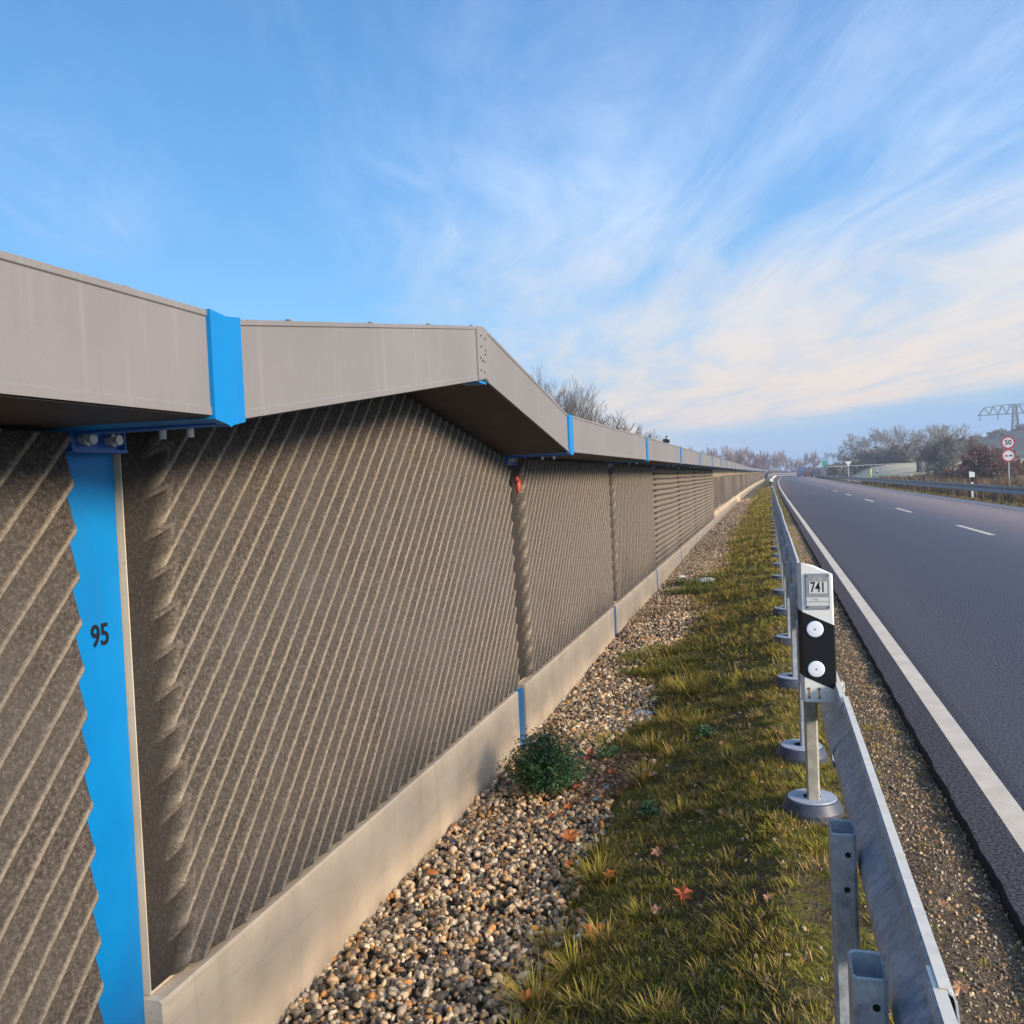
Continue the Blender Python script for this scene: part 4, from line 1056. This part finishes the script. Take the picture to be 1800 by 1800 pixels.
# ------------------------------------------------------------------ pylon
py_ = empty('pylon', (70.7, 300, 0)); tag(py_, 'lattice power pylon with one wide cross arm behind the round signs', 'pylon')
mb = MB(); hw = lambda z: 1.65-.0555*z*1.25
lv = [0, 2.6, 5, 7.2, 9.2, 11, 12.7, 14.2, 15.6, 16.9, 18.3]
for a, b in zip(lv, lv[1:]):
    A_, B_ = hw(a), hw(b); ca_ = [(-A_, -A_), (A_, -A_), (A_, A_), (-A_, A_)]; cb_ = [(-B_, -B_), (B_, -B_), (B_, B_), (-B_, B_)]
    for k in range(4):
        mb.tube((*ca_[k], a), (*cb_[k], b), .16, n=4, cap=False)
        k2 = (k+1) % 4
        mb.tube((*ca_[k], a), (*cb_[k2], b), .06, n=3, cap=False); mb.tube((*ca_[k2], a), (*cb_[k], b), .06, n=3, cap=False); mb.tube((*cb_[k], b), (*cb_[k2], b), .07, n=3, cap=False)
mb.build('tower', M['steel'], py_)
mb = MB()
for s_ in (-1, 1):
    for yy_ in (-.55, .55):
        bot = [(s_*x, yy_, 15.55) for x in (0, 2.2, 4.5, 6.9, 9.8)]; top = [(s_*x, yy_*.8, z) for x, z in ((0, 18.3), (1.2, 18.3), (3.4, 18.2), (5.8, 18.0), (8.2, 17.7))]
        for L_ in (bot, top):
            for a, b in zip(L_, L_[1:]): mb.tube(a, b, .17 if L_ is bot else .13, n=4, cap=False)
        for k in range(1, 5):
            mb.tube(bot[k], top[k], .10, n=3, cap=False); mb.tube(top[k], bot[k-1], .10, n=3, cap=False)
        mb.tube(bot[-1], top[-1], .12, n=3, cap=False)
    for x in (2.2, 4.5, 6.9, 9.8): mb.tube((s_*x, -.55, 15.55), (s_*x, .55, 15.55), .1, n=3, cap=False)
mb.build('cross_arm', M['steel'], py_)
for x in (-9.4, -4.6, 4.6, 9.4):
    mb = MB(); mb.tube((x, 0, 15.5), (x, 0, 13.9), .10, n=6)
    for z in (15.1, 14.8, 14.5, 14.2): mb.tube((x, 0, z), (x, 0, z-.1), .2, n=8)
    mb.build('insulator', M['steel'], py_)

# ------------------------------------------------------------------ road signs
sg = empty('road_sign', (13.73, 60, 0)); tag(sg, 'two round red-rimmed traffic signs on one pole, speed limit 50 above', 'road sign'); sg.rotation_euler = (0, 0, -.12)
mb = MB(); mb.tube((0, .05, -.6), (0, .05, 2.95), .035, n=10); mb.build('pole', M['galv'], sg)
def roundsign(z, what):
    mb = MB(); mb.tube((0, .012, z), (0, -.002, z), .375, n=40); s_ = mb.build('sign_disc', M['white'], sg)
    mb = MB(); n = 48
    o = [(.375*math.cos(6.2832*k/n), .375*math.sin(6.2832*k/n)) for k in range(n)]; q_ = [(a*.78, b*.78) for a, b in o]
    mb.loft([[(a, -.003, z+b) for a, b in q_], [(a, -.006, z+b) for a, b in q_], [(a, -.006, z+b) for a, b in o], [(a, -.003, z+b) for a, b in o]], False, False); mb.build('red_rim', M['signred'], s_)
    if what == '50': text('50', 'sign_number', M['num'], .42, (0, -.006, z), (1, 0, 0), (0, 0, 1), s_, .85, .002, .008)
    else:
        for x, m_ in ((-.12, M['signred']), (.12, M['num'])):
            mb = MB(); mb.loft([[(x+a*.92, yy_, z+b) for a, b in ((-.10, -.045), (.10, -.045), (.105, -.005), (.065, .005), (.045, .045), (-.045, .045), (-.065, .005), (-.105, -.005))] for yy_ in (-.003, -.007)])
            for w_ in (-.06, .06): mb.tube((x+w_, -.003, z-.045), (x+w_, -.008, z-.045), .022, n=12)
            mb.build('car_symbol', m_, s_)
roundsign(2.58, '50'); roundsign(1.81, 'cars')
def farsign(px_, y, z, label, m_, shape='tri', s_=.45):
    x = az_x(px_, y); t = empty('road_sign', (x, y, float(ground(x, y)))); zb = float(ground(x, y)); tag(t, label, 'road sign')
    mb = MB(); mb.tube((0, 0, -.2), (0, 0, z-zb), .05, n=6); mb.build('pole', M['galv'], t)
    mb = MB()
    if shape == 'tri': mb.loft([[(-s_, yy_, z-zb+s_*.8), (0, yy_, z-zb-s_*.7), (s_, yy_, z-zb+s_*.8)] for yy_ in (0, -.04)])
    else: mb.box((0, -.05, z-zb), (s_*1.6, .05, s_*2.4), 0, .01)
    sg_ = mb.build('sign_plate', m_, t)
    mb = MB(); mb.loft([[(-s_*.55, yy_, z-zb+s_*.5), (0, yy_, z-zb-s_*.3), (s_*.55, yy_, z-zb+s_*.5)] for yy_ in (-.085, -.09)]); mb.build('sign_face', M['white'] if shape == 'tri' else M['signgreen'], sg_)
farsign(1478, 118, 2.0, 'small pale triangular sign on a thin pole left of the yellow marker', M['lgrey'])
farsign(1441, 205, 2.6, 'bright green sign at the far end of the right guardrail', M['signgreen'], 'box', .62)
x = az_x(1512, 120); mb = MB(); mb.tube((0, 0, -.2), (0, 0, 1.4), .16, n=10); mb.tube((0, 0, 1.4), (0, 0, 1.5), .19, n=10); o = mb.build('marker_post', M['yellow']); o.location = (x, 120, float(ground(x, 120))); tag(o, 'short pale yellow marker post in the field beyond the right guardrail', 'marker post')
x = 9.35; mb = MB(); mb.tube((0, 0, 0), (0, 0, .42), .045, n=8); mb.tube((0, 0, .42), (0, 0, .47), .055, .03, n=8); o = mb.build('marker_post', M['white']); o.location = (x, 37.6, float(ground(x, 37.6))); tag(o, 'tiny white marker post seen under the right guardrail', 'marker post')

# pale railing along the field and dark hut
mb = MB(); yy_ = 140
fr = empty('field_railing', (0, 0, 0)); tag(fr, 'low pale railing crossing the field below the far trees', 'railing')
x0, x1 = az_x(1444, 150), az_x(1588, 150)
z0 = 1.75
for z in (.14,): mb.box(((x0+x1)/2, 150, z0+z), (x1-x0, .05, .07))
mb.build('rail', M['pale'], fr)
for x in np.arange(x0, x1, 2.2):
    mb = MB(); mb.box((x, 150.05, z0-.1), (.05, .05, .36)); mb.build('post', M['pale'], fr)
x = az_x(1597, 118); hut = empty('hut', (x, 118, float(ground(x, 118)))); tag(hut, 'low dark flat-roofed hut half hidden by the scrub', 'hut')
mb = MB(); mb.box((0, 0, .65), (1.9, 1.6, 1.5)); mb.build('wall', M['plaster'], hut)
mb = MB(); mb.box((0, 0, 1.45), (2.2, 1.9, .12), 0, .02); mb.build('roof', M['black'], hut)
mb = MB(); mb.box((-.4, -.81, .55), (.55, .03, 1.1)); mb.build('door', M['bark'], hut)
# railing where the road bends, left
mb = MB(); lr = empty('bend_railing', (0, 0, 0)); tag(lr, 'pale guardrail closing the view where the road bends away', 'guardrail')
a, b = az_x(1350, 238), az_x(1396, 238)
for z in (.5, .95): mb.box(((a+b)/2, 238, z), (b-a, .08, .22), 0, .02)
mb.build('beam', M['pale'], lr)
for x in np.arange(a, b+.1, 1.5):
    mb = MB(); mb.box((x, 238.1, .4), (.1, .1, 1.1)); mb.build('post', M['galv'], lr)

# ------------------------------------------------------------------ vehicles at the end of the road
def vehicle(name, label, px_, y, w, h, kind, m_):
    x = az_x(px_, y); t = empty(name, (x, y, .0)); tag(t, label, kind)
    L = 4.4 if h < 1.8 else 5.4
    mb = MB()
    if h < 1.8:
        prof = [(-L/2, .35), (-L/2, h*.55), (-L/2+.35, h*.62), (-L/2+1.0, h*.98), (L/2-1.6, h), (L/2-.9, h*.64), (L/2, h*.55), (L/2, .35)]
    else:
        prof = [(-L/2, .4), (-L/2, h*.95), (-L/2+.15, h), (L/2-1.4, h), (L/2-.6, h*.55), (L/2, h*.48), (L/2, .4)]
    mb.loft([[(-w/2+ins, a, b) for a, b in prof] if s_ < 0 else [(w/2-ins, a, b) for a, b in prof] for s_, ins in ((-1, 0), (1, 0))])
    body = mb.build('body', m_, t)
    mb = MB(); mb.box((0, -L/2-.0 if h > 1.8 else -L/2+.52, h*.76), (w*.78, .06 if h > 1.8 else .5, h*.22)); mb.build('rear_window', M['glass'], body)
    for s_ in (-1, 1):
        for yy_ in (-L/2+.8, L/2-.8):
            mb = MB(); mb.tube((s_*(w/2-.1), yy_, .32), (s_*(w/2+.02), yy_, .32), .32, n=16); mb.build('wheel', M['tyre'], t)
        mb = MB(); mb.box((s_*w*.4, -L/2-.02, h*.45), (.16, .05, .18)); mb.build('tail_light', M['signred'], body)
vehicle('van', 'tall blue van at the end of the road, leftmost of the vehicles', 1404, 226, 1.95, 2.35, 'van', M['vblue'])
vehicle('car', 'small red car beside the blue van at the end of the road', 1414, 222, 1.6, 1.6, 'car', M['vred'])
vehicle('car', 'dark car right of the red one at the end of the road', 1427, 218, 1.75, 1.7, 'car', M['vdark'])

# ------------------------------------------------------------------ haze
hz = bpy.data.materials.new('haze_air'); hz.use_nodes = True; t = hz.node_tree; t.nodes.clear()
o_ = t.nodes.new('ShaderNodeOutputMaterial'); v_ = t.nodes.new('ShaderNodeVolumePrincipled')
v_.inputs['Color'].default_value = (.84, .89, 1.0, 1); v_.inputs['Density'].default_value = HAZE = .0010; v_.inputs['Anisotropy'].default_value = .1
t.links.new(v_.outputs[0], o_.inputs['Volume'])
mb = MB(); mb.box((0, 285, 9.2), (840, 670, 21.6)); o = mb.build('haze', hz); tag(o, kind='stuff')
